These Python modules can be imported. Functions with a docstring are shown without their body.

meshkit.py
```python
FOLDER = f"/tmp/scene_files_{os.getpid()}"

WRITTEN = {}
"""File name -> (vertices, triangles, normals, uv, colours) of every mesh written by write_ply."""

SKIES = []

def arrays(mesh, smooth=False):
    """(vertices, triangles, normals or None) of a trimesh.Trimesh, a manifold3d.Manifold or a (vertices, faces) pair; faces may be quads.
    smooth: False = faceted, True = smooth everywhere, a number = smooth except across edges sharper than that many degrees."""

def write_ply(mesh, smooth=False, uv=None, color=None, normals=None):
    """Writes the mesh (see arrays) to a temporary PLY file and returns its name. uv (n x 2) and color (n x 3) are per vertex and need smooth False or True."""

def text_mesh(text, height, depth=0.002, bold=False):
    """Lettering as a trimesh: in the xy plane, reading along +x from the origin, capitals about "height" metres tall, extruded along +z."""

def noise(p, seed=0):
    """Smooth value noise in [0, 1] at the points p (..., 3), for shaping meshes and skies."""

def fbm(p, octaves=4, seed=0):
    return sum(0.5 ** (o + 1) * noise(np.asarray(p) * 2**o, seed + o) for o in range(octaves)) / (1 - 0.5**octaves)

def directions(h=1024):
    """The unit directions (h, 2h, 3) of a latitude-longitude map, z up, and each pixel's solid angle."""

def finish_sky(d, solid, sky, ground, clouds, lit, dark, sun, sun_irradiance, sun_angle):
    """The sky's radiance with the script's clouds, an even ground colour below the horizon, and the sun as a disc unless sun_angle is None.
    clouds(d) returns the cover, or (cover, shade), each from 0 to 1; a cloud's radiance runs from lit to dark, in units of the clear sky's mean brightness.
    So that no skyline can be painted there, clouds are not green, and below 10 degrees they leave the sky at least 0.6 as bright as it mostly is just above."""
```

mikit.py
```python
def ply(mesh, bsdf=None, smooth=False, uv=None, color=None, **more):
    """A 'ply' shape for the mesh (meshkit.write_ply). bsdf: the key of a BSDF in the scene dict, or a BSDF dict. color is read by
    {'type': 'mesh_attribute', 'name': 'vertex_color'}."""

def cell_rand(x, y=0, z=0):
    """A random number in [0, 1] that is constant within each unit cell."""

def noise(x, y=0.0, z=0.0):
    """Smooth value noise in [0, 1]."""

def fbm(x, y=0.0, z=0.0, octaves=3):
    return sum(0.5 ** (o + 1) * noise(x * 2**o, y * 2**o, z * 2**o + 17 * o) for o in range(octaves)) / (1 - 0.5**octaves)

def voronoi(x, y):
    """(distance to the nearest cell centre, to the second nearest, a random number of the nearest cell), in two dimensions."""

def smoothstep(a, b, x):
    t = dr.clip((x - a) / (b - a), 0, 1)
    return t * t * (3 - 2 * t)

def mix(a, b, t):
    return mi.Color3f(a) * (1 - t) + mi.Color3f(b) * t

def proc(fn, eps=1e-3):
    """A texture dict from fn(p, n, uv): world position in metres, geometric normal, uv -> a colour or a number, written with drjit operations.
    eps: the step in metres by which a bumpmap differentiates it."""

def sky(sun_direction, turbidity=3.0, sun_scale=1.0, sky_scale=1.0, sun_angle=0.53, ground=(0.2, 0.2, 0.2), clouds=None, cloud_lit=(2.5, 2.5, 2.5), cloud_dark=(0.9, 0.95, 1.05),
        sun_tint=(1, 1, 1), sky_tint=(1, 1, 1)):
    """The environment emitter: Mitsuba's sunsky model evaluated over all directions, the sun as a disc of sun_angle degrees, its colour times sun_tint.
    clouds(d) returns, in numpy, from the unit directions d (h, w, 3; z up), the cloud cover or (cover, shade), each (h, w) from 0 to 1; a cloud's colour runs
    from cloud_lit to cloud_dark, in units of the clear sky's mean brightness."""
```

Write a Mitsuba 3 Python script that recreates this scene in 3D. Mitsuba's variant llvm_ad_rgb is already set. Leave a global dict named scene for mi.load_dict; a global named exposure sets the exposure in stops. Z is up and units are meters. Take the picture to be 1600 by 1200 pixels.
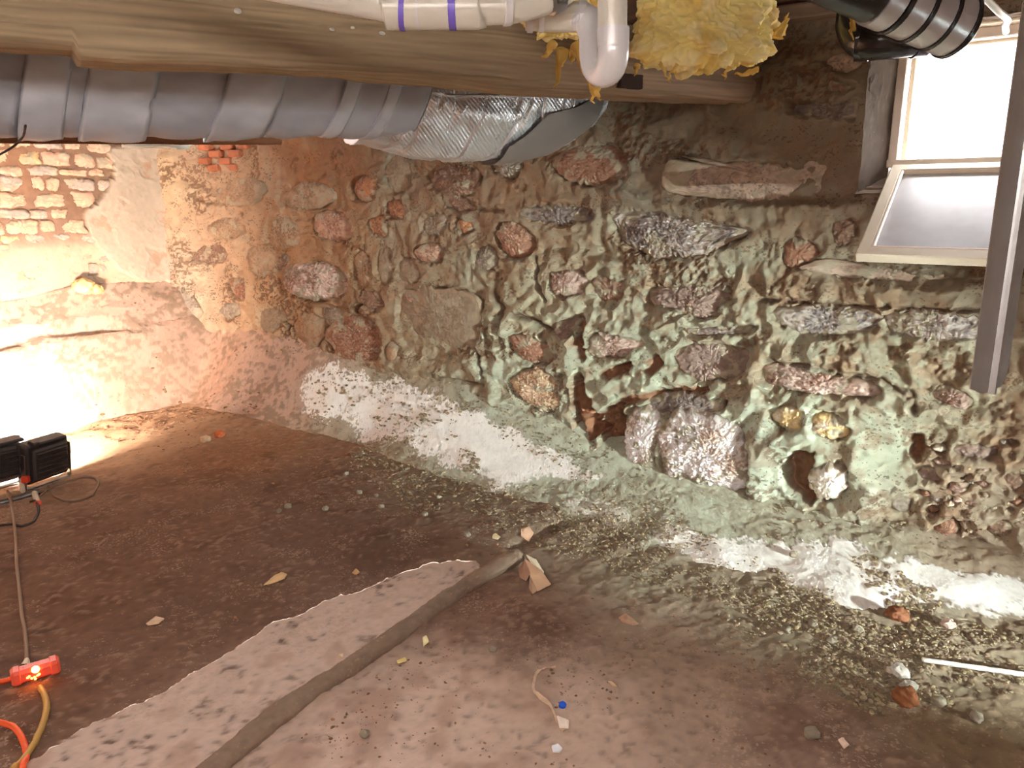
import math, random
import numpy as np, trimesh, manifold3d as m3, mitsuba as mi, drjit as dr
import mikit
from mikit import proc
from meshkit import noise, fbm

T = mi.ScalarTransform4f
scene, labels = {}, {}
# ---------------------------------------------------------------- camera, sky, exposure
scene['camera'] = {'type': 'perspective', 'fov': 67.38, 'fov_axis': 'x', 'near_clip': 0.05, 'far_clip': 200.0,
                   'to_world': T().look_at(origin=[0, 0, 1.35], target=[0, math.cos(math.radians(13)), 1.35 - math.sin(math.radians(13))], up=[0, 0, 1])}
scene['sky'] = mikit.sky((-0.5, -0.6, 0.62), turbidity=4.0, sun_scale=0.0, sky_scale=36.0, ground=(0.3, 0.3, 0.28),
                         clouds=lambda d: (0.75 + 0.25 * fbm(d * 3, 3), 0.3 * fbm(d * 4 + 5, 3)), cloud_lit=(1.6, 1.6, 1.6), cloud_dark=(1.2, 1.22, 1.25))
exposure = 1.72
LAMP_WARM = (560.0, 450.0, 375.0)   # radiance of the two work lights by the left bank
LAMP_COOL = (30.0, 35.2, 34.0)      # intensity of the floodlight on the floor beyond the right edge
FILL_TUBE = (39.0, 35.0, 32.5)           # radiance of the added fill tubes above and behind the camera

# ---------------------------------------------------------------- helpers
def lin(c):
    c = np.asarray(c, float) / 255.0
    return np.where(c <= 0.04045, c / 12.92, ((c + 0.055) / 1.055) ** 2.4)

def smooth(a, b, x):
    t = np.clip((np.asarray(x, float) - a) / (b - a), 0, 1)
    return t * t * (3 - 2 * t)

def p3(x, y, k=1.0, z=0.0):
    x, y = np.broadcast_arrays(np.asarray(x, float), np.asarray(y, float))
    return np.stack([x * k, y * k, np.full(x.shape, float(z))], -1)

def tm(v, f):
    return trimesh.Trimesh(np.asarray(v, float), np.asarray(f, int), process=False)

def grid_faces(ny, nx, mask=None):
    i, j = np.meshgrid(np.arange(ny - 1), np.arange(nx - 1), indexing='ij')
    a = i * nx + j
    q = np.stack([a, a + 1, a + nx + 1, a + nx], -1)
    q = q[mask] if mask is not None else q.reshape(-1, 4)
    return np.vstack([q[:, [0, 1, 2]], q[:, [0, 2, 3]]])

used = {}
def key_for(name, parent=None):
    base = (parent + '__' if parent else '') + name
    n = used.get(base, 0)
    used[base] = n + 1
    return base if n == 0 else f'{base}_{n:03d}'

def tag(key, label, cat=None, group=None, kind=None):
    d = {}
    if label: d['label'] = label
    if cat: d['category'] = cat
    if group: d['group'] = group
    if kind: d['kind'] = kind
    labels[key] = d
    return key

def thing(name, label, cat, group=None, kind=None):
    return tag(key_for(name), label, cat, group, kind)

def put(name, mesh, bsdf, parent=None, smooth=False, color=None, uv=None, **more):
    k = key_for(name, parent)
    scene[k] = mikit.ply(mesh, bsdf, smooth=smooth, color=color, uv=uv, **more)
    return k

def spline(pts, n=8):
    p = np.asarray(pts, float)
    if len(p) < 3: return p
    q = np.vstack([2 * p[0] - p[1], p, 2 * p[-1] - p[-2]])
    out = []
    for i in range(1, len(q) - 2):
        t = np.linspace(0, 1, n, endpoint=False)[:, None]
        a, b, c, d = q[i - 1], q[i], q[i + 1], q[i + 2]
        out.append(0.5 * (2 * b + (c - a) * t + (2 * a - 5 * b + 4 * c - d) * t ** 2 + (3 * b - a - 3 * c + d) * t ** 3))
    return np.vstack(out + [p[-1:]])

def frames(p):
    t = np.gradient(p, axis=0); t /= np.linalg.norm(t, axis=1, keepdims=True) + 1e-12
    a = np.cross(t[0], [0, 0, 1.0])
    if np.linalg.norm(a) < 0.2: a = np.cross(t[0], [1.0, 0, 0])
    A = []
    for k in range(len(p)):
        a = a - t[k] * np.dot(a, t[k]); a /= np.linalg.norm(a); A.append(a)
    A = np.array(A)
    return t, A, np.cross(t, A)

def tube(pts, r, sides=20, caps=True, wob=None):
    """swept round section; r a number or one per point; returns mesh, uv in metres"""
    p = np.asarray(pts, float); r = np.broadcast_to(np.asarray(r, float), (len(p),))
    t, a, b = frames(p)
    th = np.linspace(0, 2 * np.pi, sides + 1)
    R = r[:, None] * np.ones(sides + 1)
    ring = np.cos(th)[None, :, None] * a[:, None] + np.sin(th)[None, :, None] * b[:, None]
    if wob is not None: R = R + wob(p[:, None] + ring * r[:, None, None])
    v = (p[:, None] + R[..., None] * ring).reshape(-1, 3)
    s = np.r_[0, np.cumsum(np.linalg.norm(np.diff(p, axis=0), axis=1))]
    uv = np.stack(np.broadcast_arrays(s[:, None], th[None, :] * r.mean()), -1).reshape(-1, 2)
    f = grid_faces(len(p), sides + 1)[:, ::-1]
    if caps:
        for e, k in ((0, 0), (len(p) - 1, 1)):
            c = len(v); v = np.vstack([v, p[e]]); uv = np.vstack([uv, uv[e * (sides + 1)]])
            i = np.arange(sides) + e * (sides + 1)
            tri = np.stack([np.full(sides, c), i, i + 1], 1)
            f = np.vstack([f, tri if k == 0 else tri[:, ::-1]])
    return tm(v, f[:, ::-1]), uv

def rbox(size, bevel=0.004, center=(0, 0, 0)):
    h = np.asarray(size, float) / 2; b = min(bevel, h.min() * 0.9); pts = []
    for sx in (-1, 1):
        for sy in (-1, 1):
            for sz in (-1, 1):
                s = np.array([sx, sy, sz])
                for k in range(3):
                    q = h - b; q[k] = h[k]; pts.append(s * q)
    return trimesh.convex.convex_hull(np.array(pts) + np.asarray(center))

def oriented(mesh, origin, x, z=(0, 0, 1)):
    x = np.asarray(x, float); x /= np.linalg.norm(x)
    y = np.cross(z, x); y /= np.linalg.norm(y); zz = np.cross(x, y)
    M = np.eye(4); M[:3, 0], M[:3, 1], M[:3, 2], M[:3, 3] = x, y, zz, origin
    m = mesh.copy(); m.apply_transform(M); return m

def bar(a, b, w, h, bevel=0.004, up=(0, 0, 1)):
    a, b = np.asarray(a, float), np.asarray(b, float); L = np.linalg.norm(b - a)
    return oriented(rbox((L, w, h), bevel), (a + b) / 2, b - a, up)

def subdiv(mesh, edge):
    v, f = trimesh.remesh.subdivide_to_size(mesh.vertices, mesh.faces, edge, max_iter=12)
    m = trimesh.Trimesh(v, f, process=True); m.merge_vertices(); return m

def sdpoly(px, py, poly):
    """signed distance to a closed polygon, positive inside"""
    poly = np.asarray(poly, float); d2 = np.full(px.shape, 1e9); ins = np.zeros(px.shape, bool)
    for (ax, ay), (bx, by) in zip(poly, np.roll(poly, -1, 0)):
        ex, ey = bx - ax, by - ay
        t = np.clip(((px - ax) * ex + (py - ay) * ey) / (ex * ex + ey * ey + 1e-12), 0, 1)
        d2 = np.minimum(d2, (px - ax - t * ex) ** 2 + (py - ay - t * ey) ** 2)
        c = (ay > py) != (by > py)
        ins ^= c & (px < ex * (py - ay) / (ey if abs(ey) > 1e-12 else 1e-12) + ax)
    return np.where(ins, 1, -1) * np.sqrt(d2)

def sdline(px, py, pts):
    d2 = np.full(px.shape, 1e9)
    for (ax, ay), (bx, by) in zip(pts[:-1], pts[1:]):
        ex, ey = bx - ax, by - ay
        t = np.clip(((px - ax) * ex + (py - ay) * ey) / (ex * ex + ey * ey + 1e-12), 0, 1)
        d2 = np.minimum(d2, (px - ax - t * ex) ** 2 + (py - ay - t * ey) ** 2)
    return np.sqrt(d2)

def chaikin(p, n=2):
    p = np.asarray(p, float)[:, :2]
    for _ in range(n):
        q = np.roll(p, -1, 0); p = np.stack([0.75 * p + 0.25 * q, 0.25 * p + 0.75 * q], 1).reshape(-1, 2)
    return p

def local(arr_x, arr_y, poly, pad):
    """boolean mask of the points near the polygon"""
    a, b = np.min(poly, 0) - pad, np.max(poly, 0) + pad
    return (arr_x > a[0]) & (arr_x < b[0]) & (arr_y > a[1]) & (arr_y < b[1])

def field(x, y, pts, power=1.6):
    """smooth blend of colours given at points"""
    num = np.zeros(x.shape + (3,)); den = np.zeros(x.shape)
    for (cx, cy), c in pts:
        w = 1 / ((x - cx) ** 2 + (y - cy) ** 2 + 0.006) ** power
        num += w[..., None] * lin(c); den += w
    return num / den[..., None]

# ---------------------------------------------------------------- materials
def rgb(c): return {'type': 'rgb', 'value': [float(x) for x in lin(c)]}
VC = {'type': 'mesh_attribute', 'name': 'vertex_color'}
def two(b): return {'type': 'twosided', 'bsdf': b}
def bumped(b, fn, eps=0.0015): return two({'type': 'bumpmap', 'arbitrary': proc(fn, eps), 'scale': 1.0, 'bsdf': b})
def pb(color, rough=0.6, metal=0.0, spec=0.5, **k):
    return {'type': 'principled', 'base_color': color if isinstance(color, dict) else rgb(color), 'roughness': rough, 'metallic': metal, 'specular': spec, **k}
def M(name, b): scene[name] = b; return name
def grit(p, n, uv): return 0.0035 * mikit.fbm(p.x * 130, p.y * 130, p.z * 130, 3)
def grit_soft(p, n, uv): return 0.0022 * mikit.fbm(p.x * 160, p.y * 160, p.z * 160, 3)
def pits(p, n, uv): return 0.7 * mikit.smoothstep(0.60, 0.70, mikit.fbm(p.x * 105, p.y * 105, p.z * 105, 3) + 0.55 * (mikit.fbm(p.x * 11, p.y * 11, p.z * 11, 2) - 0.62))
def specks(p, n, uv): return 0.45 * mikit.smoothstep(0.63, 0.74, mikit.fbm(p.x * 140, p.y * 140, p.z * 140, 3) + 0.5 * (mikit.fbm(p.x * 7, p.y * 7, p.z * 7, 2) - 0.60))
def blended(a, b, fn): return {'type': 'blendbsdf', 'weight': proc(fn), 'bsdf_0': a, 'bsdf_1': b}
MORTAR = M('mat_mortar', blended(bumped(pb(VC, 0.85, spec=0.16), grit), two(pb((84, 62, 46), 0.9, spec=0.1)), pits))
PLASTER = M('mat_plaster', bumped(pb(VC, 0.88, spec=0.14), grit))
STONE = M('mat_stone', bumped(pb(VC, 0.78, spec=0.25), grit))
DIRT = M('mat_dirt', blended(bumped(pb(VC, 0.85, spec=0.2), grit_soft), two(pb((168, 146, 126), 0.9, spec=0.1)), specks))
CRUMB = M('mat_crumb', two(pb(VC, 0.95, spec=0.08)))
PLAIN = M('mat_vertex', two(pb(VC, 0.7, spec=0.3)))
WOODFN = lambda p, n, uv: 0.002 * mikit.fbm(uv.x * 12, uv.y * 220, 0, 3)
BEAM = M('mat_beam', bumped(pb(VC, 0.75, spec=0.25), lambda p, n, uv: 0.0025 * mikit.fbm(p.x * 8 + p.y * 4, p.z * 160, p.y * 60 - p.x * 110, 3)))
DUCTW = M('mat_wrap', bumped(pb(VC, 0.5, spec=0.4), lambda p, n, uv: 0.003 * mikit.fbm(uv.x * 22, uv.y * 9, 0, 3), 0.002))
FOIL = M('mat_foil', two(pb((240, 242, 246), 0.34, 0.85)))
FOILTAPE = M('mat_foil_tape', bumped(pb((146, 138, 134), 0.40, 0.6), lambda p, n, uv: 0.004 * mikit.fbm(uv.x * 20, uv.y * 16, 0, 2)))
PVC = M('mat_pvc', two(pb((228, 226, 214), 0.28, spec=0.5)))
PVC_B = M('mat_pvc_fresh', two(pb((232, 232, 234), 0.22, spec=0.5)))
PRIMER = M('mat_primer', two(pb((112, 92, 190), 0.4)))
STEEL = M('mat_steel', two(pb((120, 118, 116), 0.35, 1.0)))
WOOL = M('mat_wool', bumped(pb(VC, 0.95, spec=0.1, sheen=0.4), lambda p, n, uv: 0.006 * mikit.fbm(p.x * 70, p.y * 70, p.z * 70, 4)))
BLACKP = M('mat_abs', two(pb((26, 25, 26), 0.22, spec=0.6)))
SHIELD = M('mat_shield', two(pb((226, 226, 230), 0.28, 0.75)))
WHITEP = M('mat_paint', two(pb((226, 212, 198), 0.5)))
WHITEP2 = M('mat_paint_old', bumped(pb((214, 200, 178), 0.55), lambda p, n, uv: 0.001 * mikit.fbm(p.x * 60, p.y * 60, p.z * 90, 2)))
WOODT = M('mat_old_wood', bumped(pb(VC, 0.8, spec=0.2), lambda p, n, uv: 0.002 * mikit.fbm(p.x * 20, p.y * 20, p.z * 120, 3)))
GALV = M('mat_galvanised', two({'type': 'principled', 'base_color': proc(lambda p, n, uv: mikit.mix((0.42, 0.42, 0.42), (0.62, 0.64, 0.66), mikit.fbm(p.x * 60, p.y * 60, p.z * 25, 3))), 'roughness': 0.38, 'metallic': 0.85}))
GALVD = M('mat_galvanised_dusty', two({'type': 'principled', 'base_color': proc(lambda p, n, uv: mikit.mix((0.19, 0.145, 0.115), (0.23, 0.215, 0.205), mikit.fbm(p.x * 30, p.y * 30, p.z * 9, 3))), 'roughness': 0.6, 'metallic': 0.35}))
LAMPB = M('mat_lamp_body', two(pb((44, 38, 36), 0.55)))
REDP = M('mat_red_plastic', two(pb((205, 62, 38), 0.4)))
ORANGE = M('mat_orange_cord', two(pb((236, 92, 46), 0.45)))
YELLOW = M('mat_yellow_cord', two(pb((176, 136, 66), 0.5)))
GREYC = M('mat_grey_cord', two(pb((126, 102, 82), 0.6)))
DARKC = M('mat_dark_cord', two(pb((52, 40, 34), 0.6)))
BLUEP = M('mat_blue_plastic', two(pb((36, 82, 190), 0.35)))
PANE = M('mat_dusty_pane', {'type': 'blendbsdf', 'weight': proc(lambda p, n, uv: 0.76 + 0.2 * mikit.fbm(p.x * 14, p.y * 14, p.z * 14, 3)),
     'bsdf_0': {'type': 'thindielectric', 'int_ior': 1.5}, 'bsdf_1': two(pb((196, 194, 196), 0.30, spec=0.9))})
CLEAR = M('mat_lens', {'type': 'thindielectric', 'int_ior': 1.5})
BACK = M('mat_back_wall', two({'type': 'principled', 'roughness': 0.9, 'base_color': proc(lambda p, n, uv: mikit.mix((0.30, 0.22, 0.16), (0.16, 0.11, 0.08), mikit.fbm(p.x * 4, p.y * 4, p.z * 6, 3)))}))
# ---------------------------------------------------------------- the two stone walls
ANG = math.radians(36)
D = np.array([math.cos(ANG), -math.sin(ANG), 0]); N = np.array([-math.sin(ANG), -math.cos(ANG), 0]); Z = np.array([0, 0, 1.0])
W0 = np.array([-2.2, 5.7, 0]); WC = W0 - 0.35 * D
ZJ = np.array([[-.6, .75], [-.35, .55], [.45, .45], [1.14, .43], [1.73, .38], [2.45, .37], [2.93, .29], [3.29, .2], [3.84, .13], [4.15, .1], [4.7, .1], [6, .12]])
OT = np.array([[-.6, .4], [.14, .40], [.5, .43], [1.23, .38], [1.85, .36], [3.02, .56], [3.84, .62], [4.35, .6], [4.7, .64], [5.15, .55], [6, .5]])
ZL = np.array([[-.5, .8], [.3, .81], [.7, .83], [1.3, .75], [2.2, .7], [4, .7]])
QT = np.array([[-.5, .5], [.56, .51], [1.05, .53], [1.35, .58], [1.6, .52], [4, .5]])
PROF_L = np.array([[-1, 1.1], [0, 1], [.28, .80], [.40, .68], [.48, .64], [.72, .42], [1.0, 0], [2, -.8]])
def cove_z(x, y):
    """height of the parged fillet along both walls, without its fine relief"""
    dx, dy = x - W0[0], y - W0[1]
    s, o = dx * D[0] + dy * D[1], dx * N[0] + dy * N[1]
    k = o / np.interp(s, OT[:, 0], OT[:, 1])
    za = np.interp(s, ZJ[:, 0], ZJ[:, 1]) * np.where(k < 1, np.clip(1 - k, 0, 2) ** 1.25, 1 - k)
    dx, dy = x - WC[0], y - WC[1]
    t, q = dx * N[0] + dy * N[1], dx * D[0] + dy * D[1]
    kl = q / np.interp(t, QT[:, 0], QT[:, 1])
    zb = np.interp(t, ZL[:, 0], ZL[:, 1]) * np.interp(kl, PROF_L[:, 0], PROF_L[:, 1])
    h = np.clip(0.5 + 0.5 * (zb - za) / 0.12, 0, 1)
    return za * (1 - h) + zb * h + 0.12 * h * (1 - h)
def hl(s, z):
    """large undulation of the long wall, shared by mortar and stones"""
    h = 0.07 * (fbm(p3(s, z * 1.3, 1.6, 3.1), 2) - 0.5) + 0.055 * (fbm(p3(s, z * 1.2, 4.6, 7.7), 2, seed=5) - 0.5)
    h = h + 0.16 * smooth(0.35, -0.45, s) ** 1.5
    return h + 0.05 * smooth(0.7, 0.1, z) * smooth(2.6, 3.6, s)

def wall_pt(s, z, h): return W0 + s[..., None] * D + z[..., None] * Z + h[..., None] * N
def left_pt(t, z, h): return WC + t[..., None] * N + z[..., None] * Z + h[..., None] * D

PAL = {  # base, second, stain (sRGB albedo), roughness of the face in metres, proudness
    'whitegran': ((186, 172, 160), (118, 104, 98), (66, 54, 50), .022, .034),
    'quartz': ((226, 220, 218), (206, 188, 172), (150, 112, 88), .030, .070),
    'white': ((226, 220, 206), (196, 182, 150), (150, 110, 74), .026, .085),
    'gold': ((214, 184, 120), (226, 216, 196), (150, 96, 58), .024, .040),
    'pinkwhite': ((196, 168, 152), (160, 122, 104), (104, 70, 54), .024, .038),
    'pinkgold': ((190, 154, 122), (206, 178, 136), (120, 72, 48), .028, .055),
    'pink': ((170, 130, 106), (146, 100, 78), (116, 76, 58), .012, .026),
    'darkpink': ((124, 100, 88), (92, 72, 62), (142, 112, 96), .018, .022),
    'darkgrey': ((112, 98, 90), (80, 66, 60), (136, 116, 104), .020, .020),
    'brown': ((122, 90, 70), (98, 70, 54), (146, 112, 90), .016, .026),
    'redbrown': ((136, 90, 66), (110, 68, 50), (164, 122, 96), .016, .036),
    'orange': ((168, 112, 72), (146, 92, 60), (110, 70, 50), .012, .026),
    'tan': ((158, 126, 96), (138, 108, 80), (112, 84, 62), .012, .026),
    'grey': ((142, 128, 110), (120, 104, 88), (100, 80, 64), .010, .024),
    'beige': ((178, 150, 128), (150, 124, 104), (108, 86, 70), .008, .016),
    'smear': ((140, 128, 106), (122, 104, 84), (104, 80, 62), .008, .022),
    'leftpink': ((194, 144, 116), (172, 130, 102), (206, 168, 128), .014, .030),
    'leftgold': ((204, 160, 100), (182, 134, 84), (216, 186, 140), .014, .034),
    'leftgrey': ((150, 134, 120), (172, 150, 132), (126, 106, 92), .012, .026),
}
def stone_mesh(poly, cls, seed, low, place, step=0.0046, prot=None, dull=0.0):
    """a closed rubble stone over a traced outline: domed, chipped front, sides and back inside the wall"""
    base, second, stain, rough, pr = PAL[cls]
    base, second, stain = [np.array(q) * .80 + np.mean(q) * .20 for q in (base, second, stain)]
    pr = pr if prot is None else prot
    poly = chaikin(poly, 2); c = poly.mean(0)
    th = np.arctan2(poly[:, 1] - c[1], poly[:, 0] - c[0]); R = np.linalg.norm(poly - c, axis=1)
    o = np.argsort(th); th, R = th[o], R[o]
    n = int(np.clip(2 * np.pi * R.mean() / step, 20, 260)); k = int(np.clip(R.mean() / step * 1.15, 5, 64))
    ang = np.linspace(-np.pi, np.pi, n, endpoint=False)
    rr = np.interp(ang, np.r_[th[-1] - 2 * np.pi, th, th[0] + 2 * np.pi], np.r_[R[-1], R, R[0]])
    jag = 0.24 * (noise(p3(np.cos(ang) * 2.2 + seed, np.sin(ang) * 2.2), seed) - 0.5) + 0.16 * (noise(p3(np.cos(ang) * 7 + seed, np.sin(ang) * 7), seed) - 0.5)
    rr = rr + np.clip(rr * jag, -.016, .016) + np.clip(rr * .12, 0, .010) * (noise(p3(rr * np.cos(ang) * 60 + seed, rr * np.sin(ang) * 60), seed) - 0.5)
    rad = np.r_[np.linspace(0.04, 1.0, k), 1.07]
    s, z = c[0] + rad[:, None] * rr * np.cos(ang), c[1] + rad[:, None] * rr * np.sin(ang)
    r2 = np.broadcast_to(rad[:, None], s.shape)
    f1, f2 = fbm(p3(s, z, 13, seed * 1.7), 3), fbm(p3(s, z, 55, seed * 2.3), 3)
    tilt = np.random.RandomState(seed).uniform(-.18, .18, 2)
    h = low(s, z) + pr * np.clip(1 - r2 ** 3.2, 0, 1) ** 0.8 - 0.016 + rough * 1.7 * (f1 - 0.5) + rough * 0.9 * (np.abs(f2 - 0.5) * 2 - 0.35) + tilt[0] * (s - c[0]) + tilt[1] * (z - c[1])
    h = np.where(r2 > 1, low(s, z) - 0.07, h)
    hc = low(c[:1], c[1:]) + pr - 0.016
    front = place(s, z, h).reshape(-1, 3)
    mid = front[:n].mean(0, keepdims=True)
    back = place(c[:1], c[1:], low(c[:1], c[1:]) - 0.13)
    v = np.vstack([front, mid, back]); m, b = len(front), len(front) + 1
    K = len(rad); faces = []
    i, j = np.meshgrid(np.arange(K - 1), np.arange(n), indexing='ij')
    a, a2 = i * n + j, i * n + (j + 1) % n
    faces += [np.stack([a, a + n, a2 + n], -1).reshape(-1, 3), np.stack([a, a2 + n, a2], -1).reshape(-1, 3)]
    j = np.arange(n); faces += [np.stack([np.full(n, m), j, (j + 1) % n], -1), np.stack([np.full(n, b), (K - 1) * n + (j + 1) % n, (K - 1) * n + j], -1)]
    g1, g2, g3 = fbm(p3(s, z, 9, seed + .3), 3), fbm(p3(s, z, 48, seed + .7), 3), fbm(p3(s, z, 130, seed), 2)
    col = lin(base)[None, None] * np.ones(s.shape + (1,))
    w = smooth(.42, .62, g2 * .55 + g1 * .45)[..., None]; col = col * (1 - w) + lin(second) * w
    w = (smooth(.52, .66, g1 * .5 + g3 * .5) * .8)[..., None]; col = col * (1 - w) + lin(stain) * w
    w = (smooth(.45, .75, f2) * .25)[..., None]; col = col * (1 - w) + lin(stain) * w
    w = (smooth(.56, .615, fbm(p3(s, z, 17, seed + .9), 4) * .62 + r2 * .09 + .36 * g2 - .03) * .85)[..., None]; col = col * (1 - w) + lin((146, 136, 116)) * w
    w = (smooth(.80, 1.0, r2 + .35 * (g2 - .5)) * .75 * (1 - dull) + dull)[..., None]; col = col * (1 - w) + lin((132, 112, 92)) * w
    col = np.vstack([col.reshape(-1, 3), col.reshape(-1, 3)[:n].mean(0, keepdims=True), lin(stain)[None]])
    return tm(v, np.vstack(faces)), col

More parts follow.
